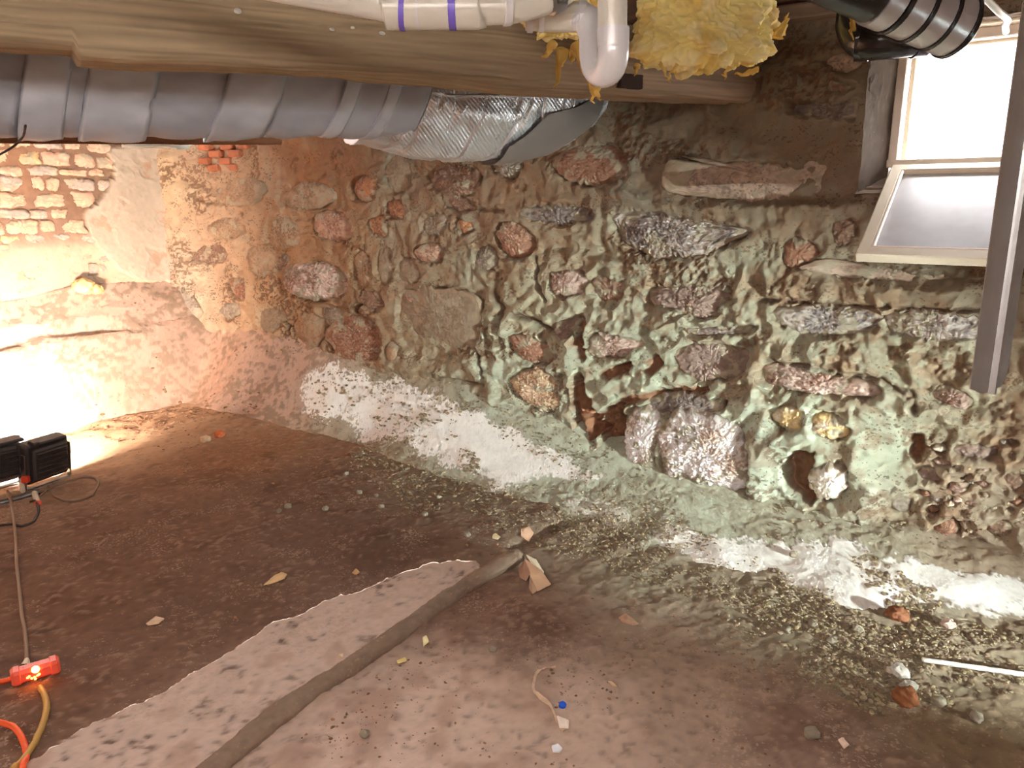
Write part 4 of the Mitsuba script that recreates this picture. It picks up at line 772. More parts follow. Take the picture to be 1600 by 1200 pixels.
put('head_casing', bar(on_frame(4.44, 2.005, -.06), on_frame(5.62, 2.005, -.06), .05, .05), WHITEP2, 'window_1')
put('head_trim', bar(on_frame(4.47, 1.985, -.09), on_frame(5.62, 1.985, -.09), .05, .012), WHITEP, 'window_1')
hp, sd = on_frame(4.50, 1.497, -.085), N * math.cos(math.radians(34.9)) - Z * math.sin(math.radians(34.9))
SL = .565; SN = np.cross(D, sd); SN = SN if SN[2] > 0 else -SN
sw = .92                                            # sash width
sash = key_for('sash', 'window_1')
def sp(a, b, o=0.0): return hp + D * a + sd * b + SN * o
scene[sash] = mikit.ply(trimesh.util.concatenate([bar(sp(.02, .012), sp(.02, SL - .01), .042, .034, up=SN), bar(sp(sw - .02, .012), sp(sw - .02, SL - .01), .042, .034, up=SN),
                         bar(sp(0, .02), sp(sw, .02), .042, .034, up=SN), bar(sp(-.002, SL - .02), sp(sw + .002, SL - .02), .046, .036, up=SN)]), WHITEP2)
labels[sash] = {'label': 'white wooden sash folded down into the cellar'}
gk = f'{sash}__pane'; scene[gk] = mikit.ply(rbox((1, 1, 1), .01).apply_transform(np.vstack([np.column_stack([D * (sw - .08), sd * (SL - .08), SN * .004, sp(sw / 2, SL / 2, -.004)]), [0, 0, 0, 1]])), PANE)
labels[gk] = {'label': 'dusty glass pane reflecting the daylight'}
put('putty_bead', bar(sp(.045, .04, .012), sp(.045, SL - .045, .012), .012, .012, up=SN), WHITEP, sash); put('putty_bead', bar(sp(.04, SL - .048, .012), sp(sw - .04, SL - .048, .012), .012, .012, up=SN), WHITEP, sash)
# concrete reveals of the opening
def reveal(a, b, c_, d_, tone, nm, seed):
    n = 40; u = np.linspace(0, 1, n); U, V = np.meshgrid(u, u)
    P = (np.array(a) * (1 - U[..., None]) + np.array(b) * U[..., None]) * (1 - V[..., None]) + (np.array(d_) * (1 - U[..., None]) + np.array(c_) * U[..., None]) * V[..., None]
    g, g2 = fbm(P * 9 + seed, 3), fbm(P * 40 + seed, 3)
    nn = np.cross(P[0, -1] - P[0, 0], P[-1, 0] - P[0, 0]); nn /= np.linalg.norm(nn)
    P = P + nn * (.018 * (g - .5) + .008 * (g2 - .5))[..., None]
    col = lin(tone) * (.7 + .6 * (g * .5 + g2 * .5))[..., None]
    put(nm, tm(P.reshape(-1, 3), grid_faces(n, n)), PLASTER, 'wall_right', smooth=True, color=col.reshape(-1, 3))
reveal(on_wall(4.405, 1.40, .03), on_wall(4.485, 1.44, -.10), on_wall(4.485, 2.02, -.10), on_wall(4.405, 2.02, .03), (88, 77, 68), 'jamb', 3)
reveal(on_wall(4.40, 1.40, .045), on_wall(5.72, 1.40, .045), on_wall(5.72, 1.495, -.16), on_wall(4.40, 1.495, -.16), (140, 126, 114), 'sill', 4)
reveal(on_wall(4.40, 1.995, .02), on_wall(5.72, 1.995, .02), on_wall(5.72, 1.99, -.16), on_wall(4.40, 1.99, -.16), (120, 104, 92), 'lintel', 5)
put('masonry', bar(on_wall(5.66, 1.45, -.06), on_wall(5.66, 2.06, -.06), .1, .2, up=N), BACK, 'wall_right')
# ground outside the window, pale gravel bank
ob = np.stack(np.meshgrid(np.linspace(2.5, 7.5, 30), np.linspace(-.35, -6, 30)), -1)
og = W0 + ob[..., :1] * D + ob[..., 1:] * N + Z * (1.40 + .03 * fbm(p3(ob[..., 0], ob[..., 1], 2, 1), 3)[..., None])
scene['ground_outside'] = mikit.ply(tm(og.reshape(-1, 3), grid_faces(30, 30)), PLAIN, smooth=True, color=np.tile(lin((190, 186, 176)), (900, 1))); tag('ground_outside', 'pale gravel outside the cellar window', kind='structure')

# ---------------------------------------------------------------- hanging steel channel
k = thing('steel_channel', 'galvanised steel channel hanging down at the right edge, its end above the floor', 'metal channel')
prof = np.array([(.797, 1.300), (.824, 1.312), (.8415, 1.320), (.8445, 1.317), (.850, 1.314), (.8555, 1.318), (.858, 1.330), (.8595, 1.345), (.868, 1.338), (.880, 1.345), (.893, 1.352), (.895, 1.375)])
def sheet(p, z0, z1, th=.0016, cut=None):
    p = np.asarray(p, float); t = np.gradient(p, axis=0); t /= np.linalg.norm(t, axis=1, keepdims=True); nn = np.stack([t[:, 1], -t[:, 0]], 1)
    ring = np.vstack([p, (p - nn * th)[::-1]]); n = len(ring); zz = np.r_[z0 * np.ones(n), z1 * np.ones(n)]
    if cut is not None: zz[:n] += cut(ring)
    v = np.column_stack([np.vstack([ring, ring]), zz]); j = np.arange(n)
    f = [np.stack([j, (j + 1) % n, (j + 1) % n + n], -1), np.stack([j, (j + 1) % n + n, j + n], -1)]
    h = len(p); q = np.arange(h - 1)
    for o, fl in ((0, 1), (n, -1)):
        a, b, c_, d_ = q + o, q + 1 + o, n - 2 - q + o, n - 1 - q + o
        f += [np.stack([a, c_, b], -1)[:, ::fl], np.stack([a, d_, c_], -1)[:, ::fl]]
    return tm(v, np.vstack(f))
put('web', sheet(prof[:3], 1.030, 2.27, cut=lambda r: .012 * (r[:, 0] < .81)), GALVD, k)
put('rolled_edge', sheet(prof[2:8], 1.028, 2.27), GALV, k); put('flange', sheet(prof[7:], 1.034, 2.27, cut=lambda r: .03 * (r[:, 0] > .885)), GALV, k)

# ---------------------------------------------------------------- work lights (twin head), their leads, and the outlet block
k = thing('work_light', 'twin-head black work light on the floor facing the bright bank at the left', 'work light')
def head(c, f, tilt, w=.23, h=.20):
    f = np.array([*f, 0.0]); f /= np.linalg.norm(f); f = f * math.cos(tilt) + Z * math.sin(tilt)
    x = np.cross(Z, f); x /= np.linalg.norm(x); u = np.cross(f, x)
    def tr(m): Mx = np.eye(4); Mx[:3, 0], Mx[:3, 1], Mx[:3, 2], Mx[:3, 3] = x, u, f, c; m = m.copy(); m.apply_transform(Mx); return m
    hk = put('head', tr(trimesh.util.concatenate([rbox((w, h, .05), .012), rbox((w * .82, h * .8, .03), .01, (0, 0, -.035)), rbox((w * .9, .02, .075), .006, (0, h / 2 - .006, .006)), rbox((.03, .02, .05), .004, (w * .3, h / 2 + .008, -.02))])), LAMPB, k)
    for i in range(6): put('fin', tr(rbox((w * .7, .006, .02), .002, (0, -h * .3 + i * h * .12, -.055))), LAMPB, hk)
    q = tm([[-w * .42, -h * .40, .0275], [w * .42, -h * .40, .0275], [w * .42, h * .40, .0275], [-w * .42, h * .40, .0275]], [[0, 1, 2], [0, 2, 3]])
    e = put('lens', tr(q), LAMPB, hk, emitter={'type': 'area', 'radiance': {'type': 'rgb', 'value': list(LAMP_WARM)}})
    rim = trimesh.util.concatenate([rbox((w, .02, .02), .004, (0, s * h * .45, .03)) for s in (-1, 1)] + [rbox((.02, h, .02), .004, (s * w * .46, 0, .03)) for s in (-1, 1)])
    put('rim', tr(rim), LAMPB, hk)
    put('bracket', tr(trimesh.util.concatenate([rbox((.008, h * .9, .03), .003, (-w * .53, -.03, -.01)), rbox((.008, h * .9, .03), .003, (w * .53, -.03, -.01)), rbox((w * 1.06, .008, .03), .003, (0, -h * .47 - .03, -.01))])), STEEL, hk)
    put('knob', tr(trimesh.creation.cylinder(.014, .02, sections=16).apply_transform(trimesh.transformations.rotation_matrix(np.pi / 2, [0, 1, 0], [0, 0, 0]))).apply_translation(x * w * -.55), REDP, hk)
    return x
head(np.array((-2.312, 3.620, 0.134)), (-.93, .36), .12); head(np.array((-2.452, 3.500, 0.158)), (-.86, .50), .10)
m, uv = tube(np.array([(-2.489, 3.250, -0.012), (-2.384, 3.360, 0.005), (-2.263, 3.470, 0.020)]), .014, 16); put('stand_bar', m, STEEL, k, smooth=40)
m, uv = tube(np.array([(-2.276, 3.450, 0.021), (-2.207, 3.360, -0.004)]), .013, 14); put('foot', m, WHITEP2, k, smooth=40)
m, uv = tube(np.array([(-2.212, 3.365, 0.003), (-2.191, 3.340, -0.009)]), .0165, 14); put('foot_cap', m, REDP, k, smooth=40)
m, uv = tube(np.array([(-2.336, 3.460, 0.024), (-2.396, 3.550, 0.066)]), .010, 14); put('post', m, WHITEP2, k, smooth=40)
put('clamp', rbox((.035, .03, .035), .006, (-2.342, 3.500, 0.071)), REDP, k)
m, uv = tube(np.array([(-2.451, 3.320, -0.023), (-2.405, 3.220, -0.049)]), .013, 14); put('foot', m, WHITEP2, k, smooth=40)
def gcord(pts, r, up=None): return [gpt(p, r) for p in spline(pts, 6)]
def laid(name, label, pts, r, mat, lifts=None):
    P = spline([np.array([p[0], p[1], 0]) for p in pts], 8); z = ground(P[:, 0], P[:, 1]) + r
    if lifts is not None: z = z + np.interp(np.linspace(0, 1, len(P)), *lifts)
    P[:, 2] = z; m, uv = tube(P, r, 10); put(name, m, mat, None, smooth=True)
    n = used[name] - 1; return tag(name if n == 0 else f'{name}_{n:03d}', label, 'cord')
laid('power_cord', 'thin grey-brown cord running from the work light to the orange outlet block', [(-2.393, 3.438), (-2.265, 3.265), (-2.079, 2.989), (-1.889, 2.698), (-1.755, 2.499), (-1.666, 2.367), (-1.579, 2.246), (-1.485, 2.102), (-1.449, 2.052)], .006, GREYC, ([0, .1, .3, 1], [.03, .02, 0, 0]))
laid('power_cord', 'thin brown cord looping on the floor right of the work light', [(-2.247, 3.438), (-2.252, 3.540), (-2.208, 3.629), (-2.146, 3.693), (-2.067, 3.629), (-2.012, 3.488), (-2.033, 3.397), (-2.104, 3.389), (-2.190, 3.455), (-2.274, 3.557)], .0055, GREYC)
laid('power_cord', 'short dark cord curving under the foot of the work light', [(-2.277, 3.108), (-2.202, 3.121), (-2.124, 3.108), (-2.102, 3.149), (-2.149, 3.265), (-2.214, 3.358), (-2.250, 3.373)], .0055, DARKC)
laid('extension_cord', 'thick yellow extension cord leaving the glowing outlet block', [(-1.347, 1.942), (-1.312, 1.904), (-1.278, 1.856), (-1.247, 1.790), (-1.224, 1.715), (-1.214, 1.656), (-1.206, 1.580), (-1.212, 1.509)], .0085, YELLOW)
laid('extension_cord', 'bright orange cord curving in from the left edge to the yellow cord', [(-1.421, 1.797), (-1.363, 1.787), (-1.311, 1.764), (-1.262, 1.722), (-1.218, 1.668), (-1.184, 1.601)], .008, ORANGE)
laid('extension_cord', 'short orange cord plugged into the left end of the outlet block', [(-1.521, 1.919), (-1.490, 1.954), (-1.462, 1.991)], .008, ORANGE)
k = thing('outlet_block', 'translucent orange triple outlet block glowing on the earth floor', 'outlet block')
oa, ob_ = gpt((-1.435, 1.966), .026), gpt((-1.349, 2.029), .026); od = (ob_ - oa); oc = (oa + ob_) / 2
ORB = M('mat_orange_block', two(pb((226, 88, 64), .3, spec=.6, spec_trans=0.0)))
put('body', trimesh.util.concatenate([oriented(rbox((np.linalg.norm(od), .046, .042), .010), oc, od), oriented(rbox((.03, .05, .046), .008), ob_ - od * .1, od), oriented(rbox((.03, .05, .046), .008), oa + od * .1, od)]), ORB, k)
sdv = np.cross(Z, od / np.linalg.norm(od))
GLOW = {'type': 'area', 'radiance': {'type': 'rgb', 'value': [26.0, 7.5, 1.0]}}
rs = np.random.RandomState(2)
put('indicator', trimesh.creation.icosphere(2, .010).apply_translation(oc - sdv * .020 + Z * .014), ORB, k, emitter=GLOW)
for i in range(7):
    put('glow_facet', trimesh.creation.icosphere(1, .0035).apply_translation(oc - sdv * .0225 + od / np.linalg.norm(od) * rs.uniform(-.03, .03) + Z * rs.uniform(-.014, .008)), ORB, k, emitter={'type': 'area', 'radiance': {'type': 'rgb', 'value': [9.0, 1.6, .15]}})
m, uv = tube(np.array([gpt((-1.457, 2.061), .02), gpt((-1.442, 2.029), .022), gpt((-1.429, 2.003), .024)]), [.007, .014, .017], 16); put('plug', m, WHITEP2, k, smooth=40)
m, uv = tube(np.array([gpt((-1.432, 2.003), .024), gpt((-1.413, 1.979), .026)]), .021, 16); put('plug_collar', m, DARKC, k, smooth=40)

# the second work light, on the floor beyond the right edge, whose hard light rakes the wall
k = thing('flood_light', 'cool white floodlight standing on the floor beyond the right edge', 'work light')
lc, ltgt = np.array([2.62, .62, .40]), np.array([.55, 3.45, .48])
f = ltgt - lc; f /= np.linalg.norm(f); x = np.cross(Z, f); x /= np.linalg.norm(x); u = np.cross(f, x)
Mx = np.eye(4); Mx[:3, 0], Mx[:3, 1], Mx[:3, 2], Mx[:3, 3] = x, u, f, lc
def tr(m): m = m.copy(); m.apply_transform(Mx); return m
put('head', tr(rbox((.20, .16, .05), .01)), LAMPB, k)
put('rim', tr(trimesh.util.concatenate([rbox((.20, .014, .05), .003, (0, s * .073, .035)) for s in (-1, 1)] + [rbox((.014, .16, .05), .003, (s * .093, 0, .035)) for s in (-1, 1)] + [rbox((.20, .006, .10), .002, (0, -.072, .06))])), LAMPB, k)
q = tm([[-.06, -.045, .0275], [.06, -.045, .0275], [.06, .045, .0275], [-.06, .045, .0275]], [[0, 1, 2], [0, 2, 3]])
put('lens', tr(q), LAMPB, k, emitter={'type': 'area', 'radiance': {'type': 'rgb', 'value': [x * .6 for x in LAMP_COOL]}})
scene['flood_beam'] = {'type': 'spot', 'intensity': {'type': 'rgb', 'value': list(LAMP_COOL)}, 'cutoff_angle': 21.0, 'beam_width': 9.0, 'to_world': T().look_at(origin=(lc + f * .07).tolist(), target=ltgt.tolist(), up=[0, 0, 1])}
put('stand', trimesh.util.concatenate([bar(lc - Z * .08, [lc[0], lc[1], .02], .02, .02, up=(1, 0, 0)), bar([lc[0] - .15, lc[1], .012], [lc[0] + .15, lc[1], .012], .03, .02), bar([lc[0], lc[1] - .15, .012], [lc[0], lc[1] + .15, .012], .03, .02)]), STEEL, k)
# unseen twin-tube lights, added for soft fill behind and above the camera
for i, (p, L) in enumerate([((-.35, .25, 1.86), 1.2), ((.6, -1.3, 1.76), 1.2), ((-1.9, -.6, 1.76), 1.2)]):
    k = thing('added_fill_light', ['added twin-tube fill light above the viewer', 'added twin-tube fill light behind the viewer, right', 'added twin-tube fill light behind the viewer, left'][i], 'lamp')
    p = np.array(p)
    put('tray', rbox((L + .06, .14, .03), .006, p + [0, 0, .03]), PVC, k)
    for s_ in (-1, 1):
        m, uv = tube(np.array([p + [-L / 2, s_ * .04, -.01], p + [L / 2, s_ * .04, -.01]]), .013, 16); put('fill_tube', m, PVC_B, k, smooth=40, emitter={'type': 'area', 'radiance': {'type': 'rgb', 'value': list(FILL_TUBE)}})

# ---------------------------------------------------------------- things on the floor
P = spline(np.array([[*q[:2], 0] for q in PIPE]), 14); n = len(P)
P[:, 2] = .012
k = 'buried_pipe'
m, uv = tube(P, .030 * np.ones(n), 28, True, lambda p: .016 * (fbm(p * 12, 3) - .5) + .006 * (fbm(p * 60, 2) - .5))
v = np.asarray(m.vertices); g = fbm(v * 9, 3); g2 = fbm(v * 60, 3)
put(k, m, DIRT, None, smooth=True, color=(lin((134, 118, 102)) * (1 - g[:, None]) + lin((116, 92, 76)) * g[:, None]) * (.72 + .56 * g2)[:, None])
tag(k, 'half-buried grey-brown concrete pipe ridge crossing the floor diagonally', 'pipe')
def stick(name, label, cat, a, b, r, tone, mat=PLAIN, up=.006):
    a, b = gpt(a, up), gpt(b, up); m, uv = tube(np.linspace(a, b, 14), r, 12, True, lambda p: r * .5 * (fbm(p * 40, 2) - .5))
    put(name, m, mat, None, smooth=True, color=lin(tone) * (.75 + .5 * fbm(np.asarray(m.vertices) * 30, 2))[:, None]); return tag(name, label, cat)
stick('plastered_rod', 'thin white plastered rod lying on the rubble at the lower right edge', 'rod', (1.242, 2.078), (1.571, 1.991), .0075, (212, 208, 198), up=.016)
def crumple(pts, thick, seed, tone, name, label, cat, lift=.004, amp=.02):
    """a creased scrap: triangulated outline with folds and thickness"""
    pts = np.asarray(pts, float); c = pts.mean(0); ring = pts.copy(); n = len(ring); rad = [0, .5, 1.0]
    xy = np.vstack([c[None]] + [c + (ring - c) * r for r in rad[1:]])
    z = ground(xy[:, 0], xy[:, 1]) + lift + amp * fbm(np.column_stack([xy * 28, np.full(len(xy), seed)]), 2, seed=int(seed * 10))
    top = np.column_stack([xy, z]); bot = top - [0, 0, thick]
    j = np.arange(n); F = [np.stack([0 * j, 1 + j, 1 + (j + 1) % n], -1), np.stack([1 + j, 1 + n + j, 1 + n + (j + 1) % n], -1), np.stack([1 + j, 1 + n + (j + 1) % n, 1 + (j + 1) % n], -1)]
    F = np.vstack(F); o = len(top); e = 1 + n + j; e2 = 1 + n + (j + 1) % n
    f = np.vstack([F, F[:, ::-1] + o, np.stack([e, e + o, e2 + o], -1), np.stack([e, e2 + o, e2], -1)])
    g = fbm(np.vstack([top, bot]) * 60, 2)
    return put(name, tm(np.vstack([top, bot]), f), PLAIN, None, color=lin(tone) * (.7 + .6 * g)[:, None]) if label is None else tag(put(name, tm(np.vstack([top, bot]), f), PLAIN, None, color=lin(tone) * (.7 + .6 * g)[:, None]), label, cat)
k = thing('paper_wrapper', 'crumpled tan paper wrapper at the end of the buried pipe', 'paper')
def leaf(pts3, tone, seed):
    v = np.array([gpt(p[0], p[1]) for p in pts3]); n = len(v); c = v.mean(0) + [0, 0, .006]
    vv = np.vstack([v, c, v - [0, 0, .0015], c - [0, 0, .0015]]); j = np.arange(n); o = n + 1
    f = np.vstack([np.stack([0 * j + n, j, (j + 1) % n], -1), np.stack([0 * j + n + o, (j + 1) % n + o, j + o], -1), np.stack([j, j + o, (j + 1) % n + o], -1), np.stack([j, (j + 1) % n + o, (j + 1) % n], -1)])
    put('fold', tm(vv, f), PLAIN, k, color=lin(tone) * (.75 + .5 * fbm(vv * 50 + seed, 2))[:, None])
leaf([((0.055, 2.774), .035), ((0.095, 2.752), .03), ((0.121, 2.666), .02), ((0.110, 2.635), .012), ((0.083, 2.687), .03)], (214, 198, 172), 1)
leaf([((0.025, 2.719), .004), ((0.050, 2.741), .035), ((0.069, 2.630), .03), ((0.052, 2.605), .006), ((0.029, 2.635), .004)], (168, 128, 104), 2)
leaf([((0.050, 2.741), .036), ((0.111, 2.656), .032), ((0.143, 2.575), .008), ((0.092, 2.532), .006), ((0.067, 2.615), .026)], (190, 152, 122), 3)
leaf([((0.067, 2.625), .024), ((0.093, 2.546), .006), ((0.073, 2.509), .003), ((0.061, 2.556), .006)], (166, 130, 106), 4)
k = thing('bottle_cap', 'small blue plastic cap on the floor beside the torn tape', 'cap')
cp = gpt((0.140, 1.873), .006)
put('cap', trimesh.util.concatenate([trimesh.creation.annulus(.0075, .010, .010, sections=24), trimesh.creation.cylinder(.0095, .002, sections=24).apply_translation([0, 0, .005])]).apply_transform(trimesh.transformations.rotation_matrix(.35, [1, .4, 0])).apply_translation(cp), BLUEP, k, smooth=40)
crumple([(0.101, 1.700), (0.118, 1.708), (0.128, 1.691), (0.120, 1.679), (0.104, 1.684)], .004, .8, (206, 206, 208), 'plaster_chip', 'white plaster chip on the floor below the torn tape strip', 'chip')
TP = [(0.131, 2.055), (0.096, 2.045), (0.076, 2.016), (0.065, 1.979), (0.062, 1.936), (0.082, 1.893), (0.103, 1.867), (0.115, 1.829), (0.123, 1.797), (0.142, 1.772)]
k = thing('torn_tape', 'curled strip of torn beige tape on the floor beside a blue cap', 'tape')
tp = spline([np.array([*q[:2], 0]) for q in TP], 6); w_ = np.interp(np.linspace(0, 1, len(tp)), [0, .15, .3, .5, .6, .75, .85, 1], [.010, .012, .006, .008, .013, .007, .010, .022])
tt = np.gradient(tp, axis=0); tt /= np.linalg.norm(tt, axis=1, keepdims=True); sd2 = np.cross(tt, Z)
tp[:, 2] = ground(tp[:, 0], tp[:, 1]) + .004
rollv = np.sin(np.linspace(0, 14, len(tp)))[:, None]
Lf, Rt = tp - sd2 * w_[:, None] * .5 + Z * (.004 + .004 * rollv), tp + sd2 * w_[:, None] * .5 + Z * (.004 - .003 * rollv)
G = np.stack([Lf, Rt, Rt - Z * .002, Lf - Z * .002, Lf], 1); gc = fbm(G.reshape(-1, 3) * 60, 2)
put('strip', tm(G.reshape(-1, 3), grid_faces(len(tp), 5)), PLAIN, k, color=lin((196, 168, 142)) * (.6 + .8 * gc)[:, None])
crumple([(0.120, 1.808), (0.152, 1.792), (0.149, 1.767), (0.125, 1.769)], .002, .3, (216, 200, 186), 'torn_tape__end_scrap', None, None)
CHIPS = [([(-0.913, 2.585), (-0.890, 2.635), (-0.872, 2.671), (-0.846, 2.656), (-0.847, 2.620), (-0.884, 2.590)], (208, 176, 128), 'long pale wood splinter on the dark earth left of the concrete slab'),
    ([(-1.219, 2.313), (-1.202, 2.350), (-1.170, 2.342), (-1.177, 2.313), (-1.203, 2.297)], (204, 176, 146), 'pale wood chip on the dark earth right of the power cord'),
    ([(0.280, 1.985), (0.291, 1.985), (0.303, 1.966), (0.291, 1.960)], (206, 180, 140), 'tiny wood sliver on the floor right of the blue cap'),
    ([(-0.081, 3.001), (-0.068, 3.014), (-0.048, 2.976), (-0.058, 2.957), (-0.082, 2.963)], (220, 200, 160), 'torn yellowish paper bit at the near end of the groove'),
    ([(-0.008, 2.878), (0.016, 2.902), (0.028, 2.866), (0.000, 2.848)], (222, 196, 150), 'cream paper bit just above the paper wrapper'),
    ([(0.038, 3.054), (0.072, 3.080), (0.093, 3.040), (0.070, 2.989), (0.038, 3.001)], (198, 160, 132), 'pinkish paper bit lying in the groove'),
    ([(-0.286, 2.209), (-0.275, 2.220), (-0.264, 2.194), (-0.280, 2.172)], (222, 210, 160), 'pale yellow flake on the far side of the buried pipe'),
    ([(-0.351, 2.088), (-0.326, 2.105), (-0.319, 2.081), (-0.344, 2.068)], (206, 186, 120), 'yellow flake beside the near edge of the buried pipe'),
    ([(-0.527, 2.091), (-0.515, 2.098), (-0.512, 2.078)], (206, 190, 150), 'small cream flake on the concrete slab left of the buried pipe'),
    ([(-0.608, 2.682), (-0.600, 2.719), (-0.578, 2.682), (-0.589, 2.661)], (196, 160, 110), 'small tan splinter on dark earth just above the slab corner'),
    ([(0.358, 2.342), (0.387, 2.367), (0.423, 2.317), (0.403, 2.301), (0.367, 2.317)], (160, 124, 100), 'brown dry leaf on the mortar-strewn floor right of the wrapper'),
    ([(0.835, 1.712), (0.852, 1.722), (0.858, 1.698), (0.839, 1.684)], (206, 180, 160), 'pink plaster flake near the bottom edge at the right')]
for i, (pts, tone, lab) in enumerate(CHIPS):
    crumple(pts, .003, .11 * i + .05, tone, 'floor_chip', lab, 'chip', .003, .008)
# loose stones and mortar clods one can pick out
def lump(r, seed, sub=2):
    s = trimesh.creation.icosphere(sub, 1.0); v = np.asarray(s.vertices)
    v = v * (1 + .75 * (fbm(v * 1.6 + seed, 2) - .5) + .35 * (fbm(v * 4.5 + seed * 2, 2) - .5))[:, None]
    s.vertices = v * r * np.array([1, .85, .7]); return s
def rock(name, label, cat, q, px, tone, seed, group=None, sink=.3, d=None):
    r = px; m = lump(r, seed, 3 if r > .02 else 2); m.apply_transform(trimesh.transformations.rotation_matrix(seed * 1.7, [0, 0, 1]))
    p = gpt(q[:2]); m.apply_translation(p + [0, 0, r * .6 * (1 - sink)])
    return tag(put(name, m, CRUMB, None, smooth=True, color=lin(tone) * (.7 + .6 * fbm(np.asarray(m.vertices) * 50, 2))[:, None]), label, cat, group)
rock('brick_fragment', 'orange brick fragment on the earth below the corner', 'brick fragment', (-1.773, 4.467), .035, (186, 104, 66), 1.3)
rock('stone_chip', 'pale stone chip beside the orange brick fragment', 'stone', (-1.814, 4.363), .03, (186, 156, 128), 2.1)
rock('gold_stone', 'yellow quartz lump lodged where the left bank meets the stone wall', 'stone', (-2.920, 5.253, 0.783), .075, (212, 188, 134), 3.4, sink=.2)
rock('gold_stone', 'smaller yellow quartz lump right beside the larger one on the bank', 'stone', (-2.860, 5.301, 0.769), .05, (208, 182, 128), 4.4, sink=.2)
rock('brown_stone', 'rust-brown stone on the white plaster strip at the lower right', 'stone', (1.299, 2.346, -0.000), .035, (120, 78, 56), 5.1)
rock('brown_stone', 'larger rust-brown stone at the edge of the rubble, lower right', 'stone', (1.098, 1.890, -0.000), .038, (122, 78, 52), 6.2)
rock('pale_stone', 'pale pink stone by the near end of the white plaster strip', 'stone', (1.439, 2.294, -0.000), .026, (186, 162, 148), 7.7)
rock('white_stone', 'small white stone among the clods above the plastered rod end', 'stone', (1.147, 2.023, -0.000), .028, (200, 196, 186), 8.2)
rock('grey_stone', 'smooth grey stone just below the white stone at the lower right', 'stone', (1.141, 1.955, -0.000), .024, (164, 158, 146), 9.2)
rock('grey_stone', 'small grey stone left of the white stone in the rubble', 'stone', (1.131, 2.042, -0.000), .016, (182, 172, 158), 9.9)
CL = 'mortar clods on the dark earth', 'small grey mortar clod on the dark earth below the long white plaster band'
CR = 'mortar clods at the edge of the rubble', 'grey mortar clod at the floor edge of the rubble below the white plaster strip'
for i, (q, r, (grp, lab)) in enumerate([((0.779, 1.739), .020, (None, 'flat grey clod near the bottom edge left of the pink plaster flake')), ((-0.858, 3.770), .015, CL), ((-0.738, 3.505), .015, CL), ((-0.849, 3.280), .018, CL), ((-1.029, 3.311), .017, CL), ((-1.057, 3.265), .014, CL), ((-0.601, 3.319), .014, CL), ((-0.390, 3.221), .016, CL), ((-0.347, 3.438), .014, CL), ((-0.651, 3.471), .012, CL),
    ((1.101, 2.774, 0.022), .018, (None, 'round grey clod lying on the right white plaster strip')), ((1.186, 1.884), .020, (None, 'round grey clod just right of the larger rust-brown stone')), ((1.252, 1.816), .020, (None, 'grey clod farthest right, below the plastered rod')), ((-0.188, 3.001), .016, (None, 'grey clod left of the torn yellowish paper bit by the groove')),
    ((0.999, 2.305), .018, CR), ((1.023, 2.209), .018, CR), ((0.900, 2.266), .016, CR), ((1.130, 2.266), .018, CR), ((-0.383, 1.739), .014, (None, 'grey clod on the pale floor between the buried pipe and the torn tape')), ((-0.060, 2.136), .013, (None, 'grey clod on the brown floor right of the yellow flakes'))]):
    rock('mortar_clod', lab, 'mortar clod', q, r, (132, 122, 106), 20 + i, grp)
# crumbs of mortar scattered along the foot of the wall: nobody could count them
def scatter(name, label, zones, seed, tone):
    rs = np.random.RandomState(seed); V, F, C, o = [], [], [], 0
    shapes = [lump(1.0, 50 + i, 0) for i in range(8)] + [lump(1.0, 70 + i, 1) for i in range(5)]
    for poly, n, r0, r1, clump in zones:
        poly = np.array([q[:2] for q in poly]); lo, sp_ = poly.min(0), np.ptp(poly, 0)
        pts = lo + rs.rand(n * 4, 2) * sp_
        dens = fbm(p3(pts[:, 0], pts[:, 1], 4.5, seed), 3, seed=seed) * .6 + fbm(p3(pts[:, 0], pts[:, 1], 14, seed), 2, seed=seed + 1) * .4
        edge = sdpoly(pts[:, 0], pts[:, 1], poly)
        keep = (edge + .25 * (dens - .5) > 0) & (dens > clump + .06 * rs.randn(len(pts)))
        pts = pts[keep][:n]; zs = ground(pts[:, 0], pts[:, 1])
        for (x, y), zz in zip(pts, zs):
            r = r0 + (r1 - r0) * rs.rand() ** 3
            s = shapes[rs.randint(8) if r < .010 else 8 + rs.randint(5)]; a = rs.rand() * 6.28
            v = np.asarray(s.vertices) * r * rs.uniform(.75, 1.25, 3); v = np.column_stack([v[:, 0] * math.cos(a) - v[:, 1] * math.sin(a), v[:, 0] * math.sin(a) + v[:, 1] * math.cos(a), v[:, 2]])
            V.append(v * [1, 1, .8] + [x, y, zz + r * .13]); F.append(np.asarray(s.faces) + o); o += len(v)
            C.append(np.tile(lin(tone) * rs.uniform(.55, 1.25), (len(v), 1)) * np.array([1, 1 - .10 * rs.rand(), 1 - .2 * rs.rand()]))
    put(name, tm(np.vstack(V), np.vstack(F)), CRUMB, None, color=np.vstack(C)); tag(name, label, kind='stuff')
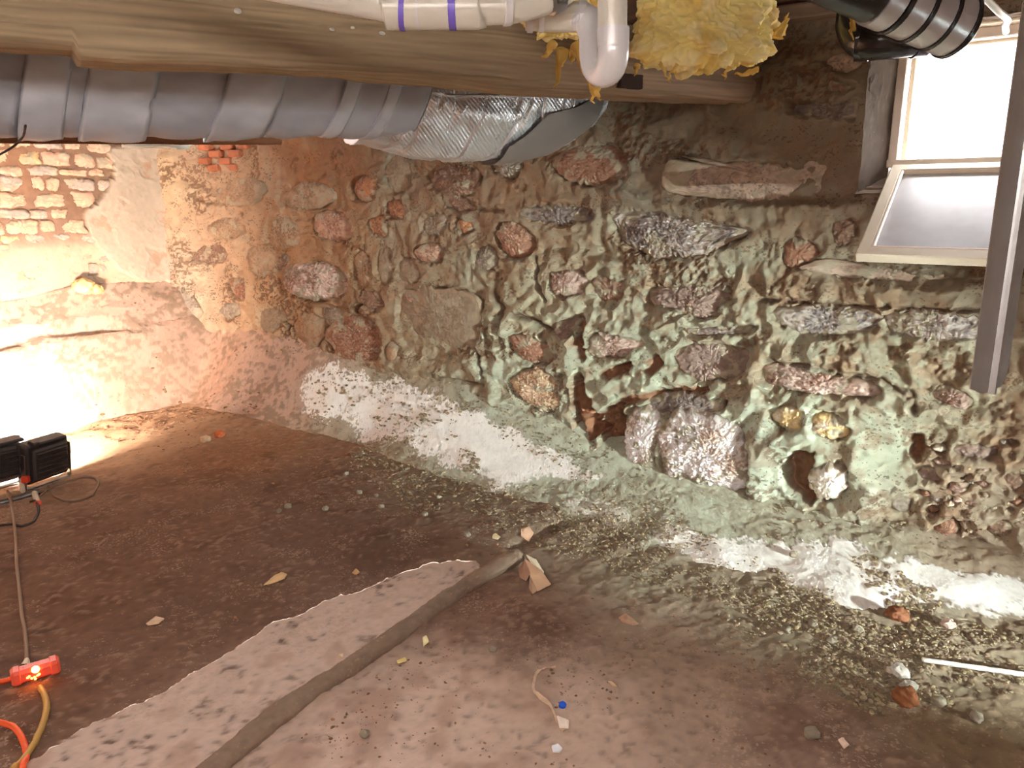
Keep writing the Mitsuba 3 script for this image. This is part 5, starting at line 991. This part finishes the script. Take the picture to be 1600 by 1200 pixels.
scatter('mortar_crumbs', 'grey-green mortar crumbs strewn along the foot of the long wall', [
    ([(-0.903, 4.325, 0.004), (-0.574, 4.124, 0.066), (-0.126, 3.566, 0.010), (0.303, 3.438, 0.058), (0.543, 3.034, 0.009), (0.253, 2.809, -0.000), (-0.055, 3.054, -0.000), (-0.475, 3.342, -0.000), (-0.864, 3.780, -0.000)], 2600, .0025, .011, .44),
    ([(-1.393, 4.946, 0.252), (-0.704, 4.588, 0.351), (-0.213, 4.118, 0.254), (-0.344, 3.950, 0.084), (-0.735, 4.222, 0.036), (-1.200, 4.633, 0.075)], 1500, .003, .013, .50),
    ([(-0.371, 4.344, 0.347), (-0.072, 4.203, 0.380), (0.482, 3.685, 0.169), (0.738, 3.200, 0.057), (0.456, 3.202, 0.026), (0.000, 3.834, 0.157)], 1500, .002, .009, .42),
    ([(0.303, 3.438, 0.058), (0.729, 3.152, 0.047), (1.077, 2.636, 0.005), (0.827, 2.368, -0.001), (0.480, 2.646, -0.000), (0.219, 3.054, -0.000)], 2800, .002, .009, .43),
    ([(0.697, 2.752, -0.000), (1.068, 2.547, -0.000), (1.256, 2.267, -0.000), (1.515, 2.356, 0.006), (1.658, 2.209, -0.000), (1.482, 1.942, -0.000), (1.183, 1.830, -0.001), (0.969, 1.857, -0.001), (0.870, 2.068, -0.000), (0.696, 2.368, -0.001)], 5200, .0022, .011, .42),
    ([(1.306, 2.731, 0.037), (1.391, 2.760, 0.050), (1.366, 2.594, 0.026), (1.504, 2.501, 0.024), (1.453, 2.361, 0.004), (1.318, 2.306, -0.001), (1.358, 2.479, 0.011), (1.278, 2.607, 0.020)], 700, .003, .013, .38),
    ([(1.025, 3.214, 0.082), (1.895, 2.787, 0.118), (1.833, 2.678, 0.088), (1.045, 2.914, 0.034)], 300, .003, .012, .5),
    ([(-2.074, 5.605, 0.482), (-1.282, 5.056, 0.455), (-0.710, 4.639, 0.400), (-0.219, 4.272, 0.379), (-0.235, 4.225, 0.330), (-0.788, 4.615, 0.317), (-1.367, 5.033, 0.363), (-1.934, 5.450, 0.399)], 700, .003, .012, .36),
    ([(-0.273, 3.913, 0.096), (-0.185, 3.864, 0.105), (-0.168, 3.686, 0.034), (-0.280, 3.745, 0.019)], 120, .005, .014, .3)], 7, (134, 122, 102))
scatter('earth_crumbs', 'brown crumbs of earth and plaster scattered on the floor', [
    ([(-2.288, 4.906), (-1.164, 4.467), (0.000, 2.926), (-0.480, 2.645), (-1.023, 2.209), (-1.681, 2.645), (-2.060, 3.780)], 700, .002, .009, .5),
    ([(-0.607, 1.656), (0.000, 2.645), (0.843, 2.285), (1.307, 1.752), (1.107, 1.636)], 900, .0015, .006, .5),
    ([(-2.819, 4.525, 0.064), (-2.467, 5.284, 0.314), (-2.101, 5.207, 0.056), (-1.628, 4.999, 0.152), (-2.056, 4.752, -0.000), (-2.340, 4.337, -0.000)], 700, .003, .014, .46),
    ([(-2.790, 5.408, 0.771), (-2.378, 5.667, 0.530), (-1.182, 4.993, 0.457), (-1.682, 5.214, 0.328), (-2.406, 5.482, 0.417)], 320, .003, .013, .5)], 9, (132, 104, 82))
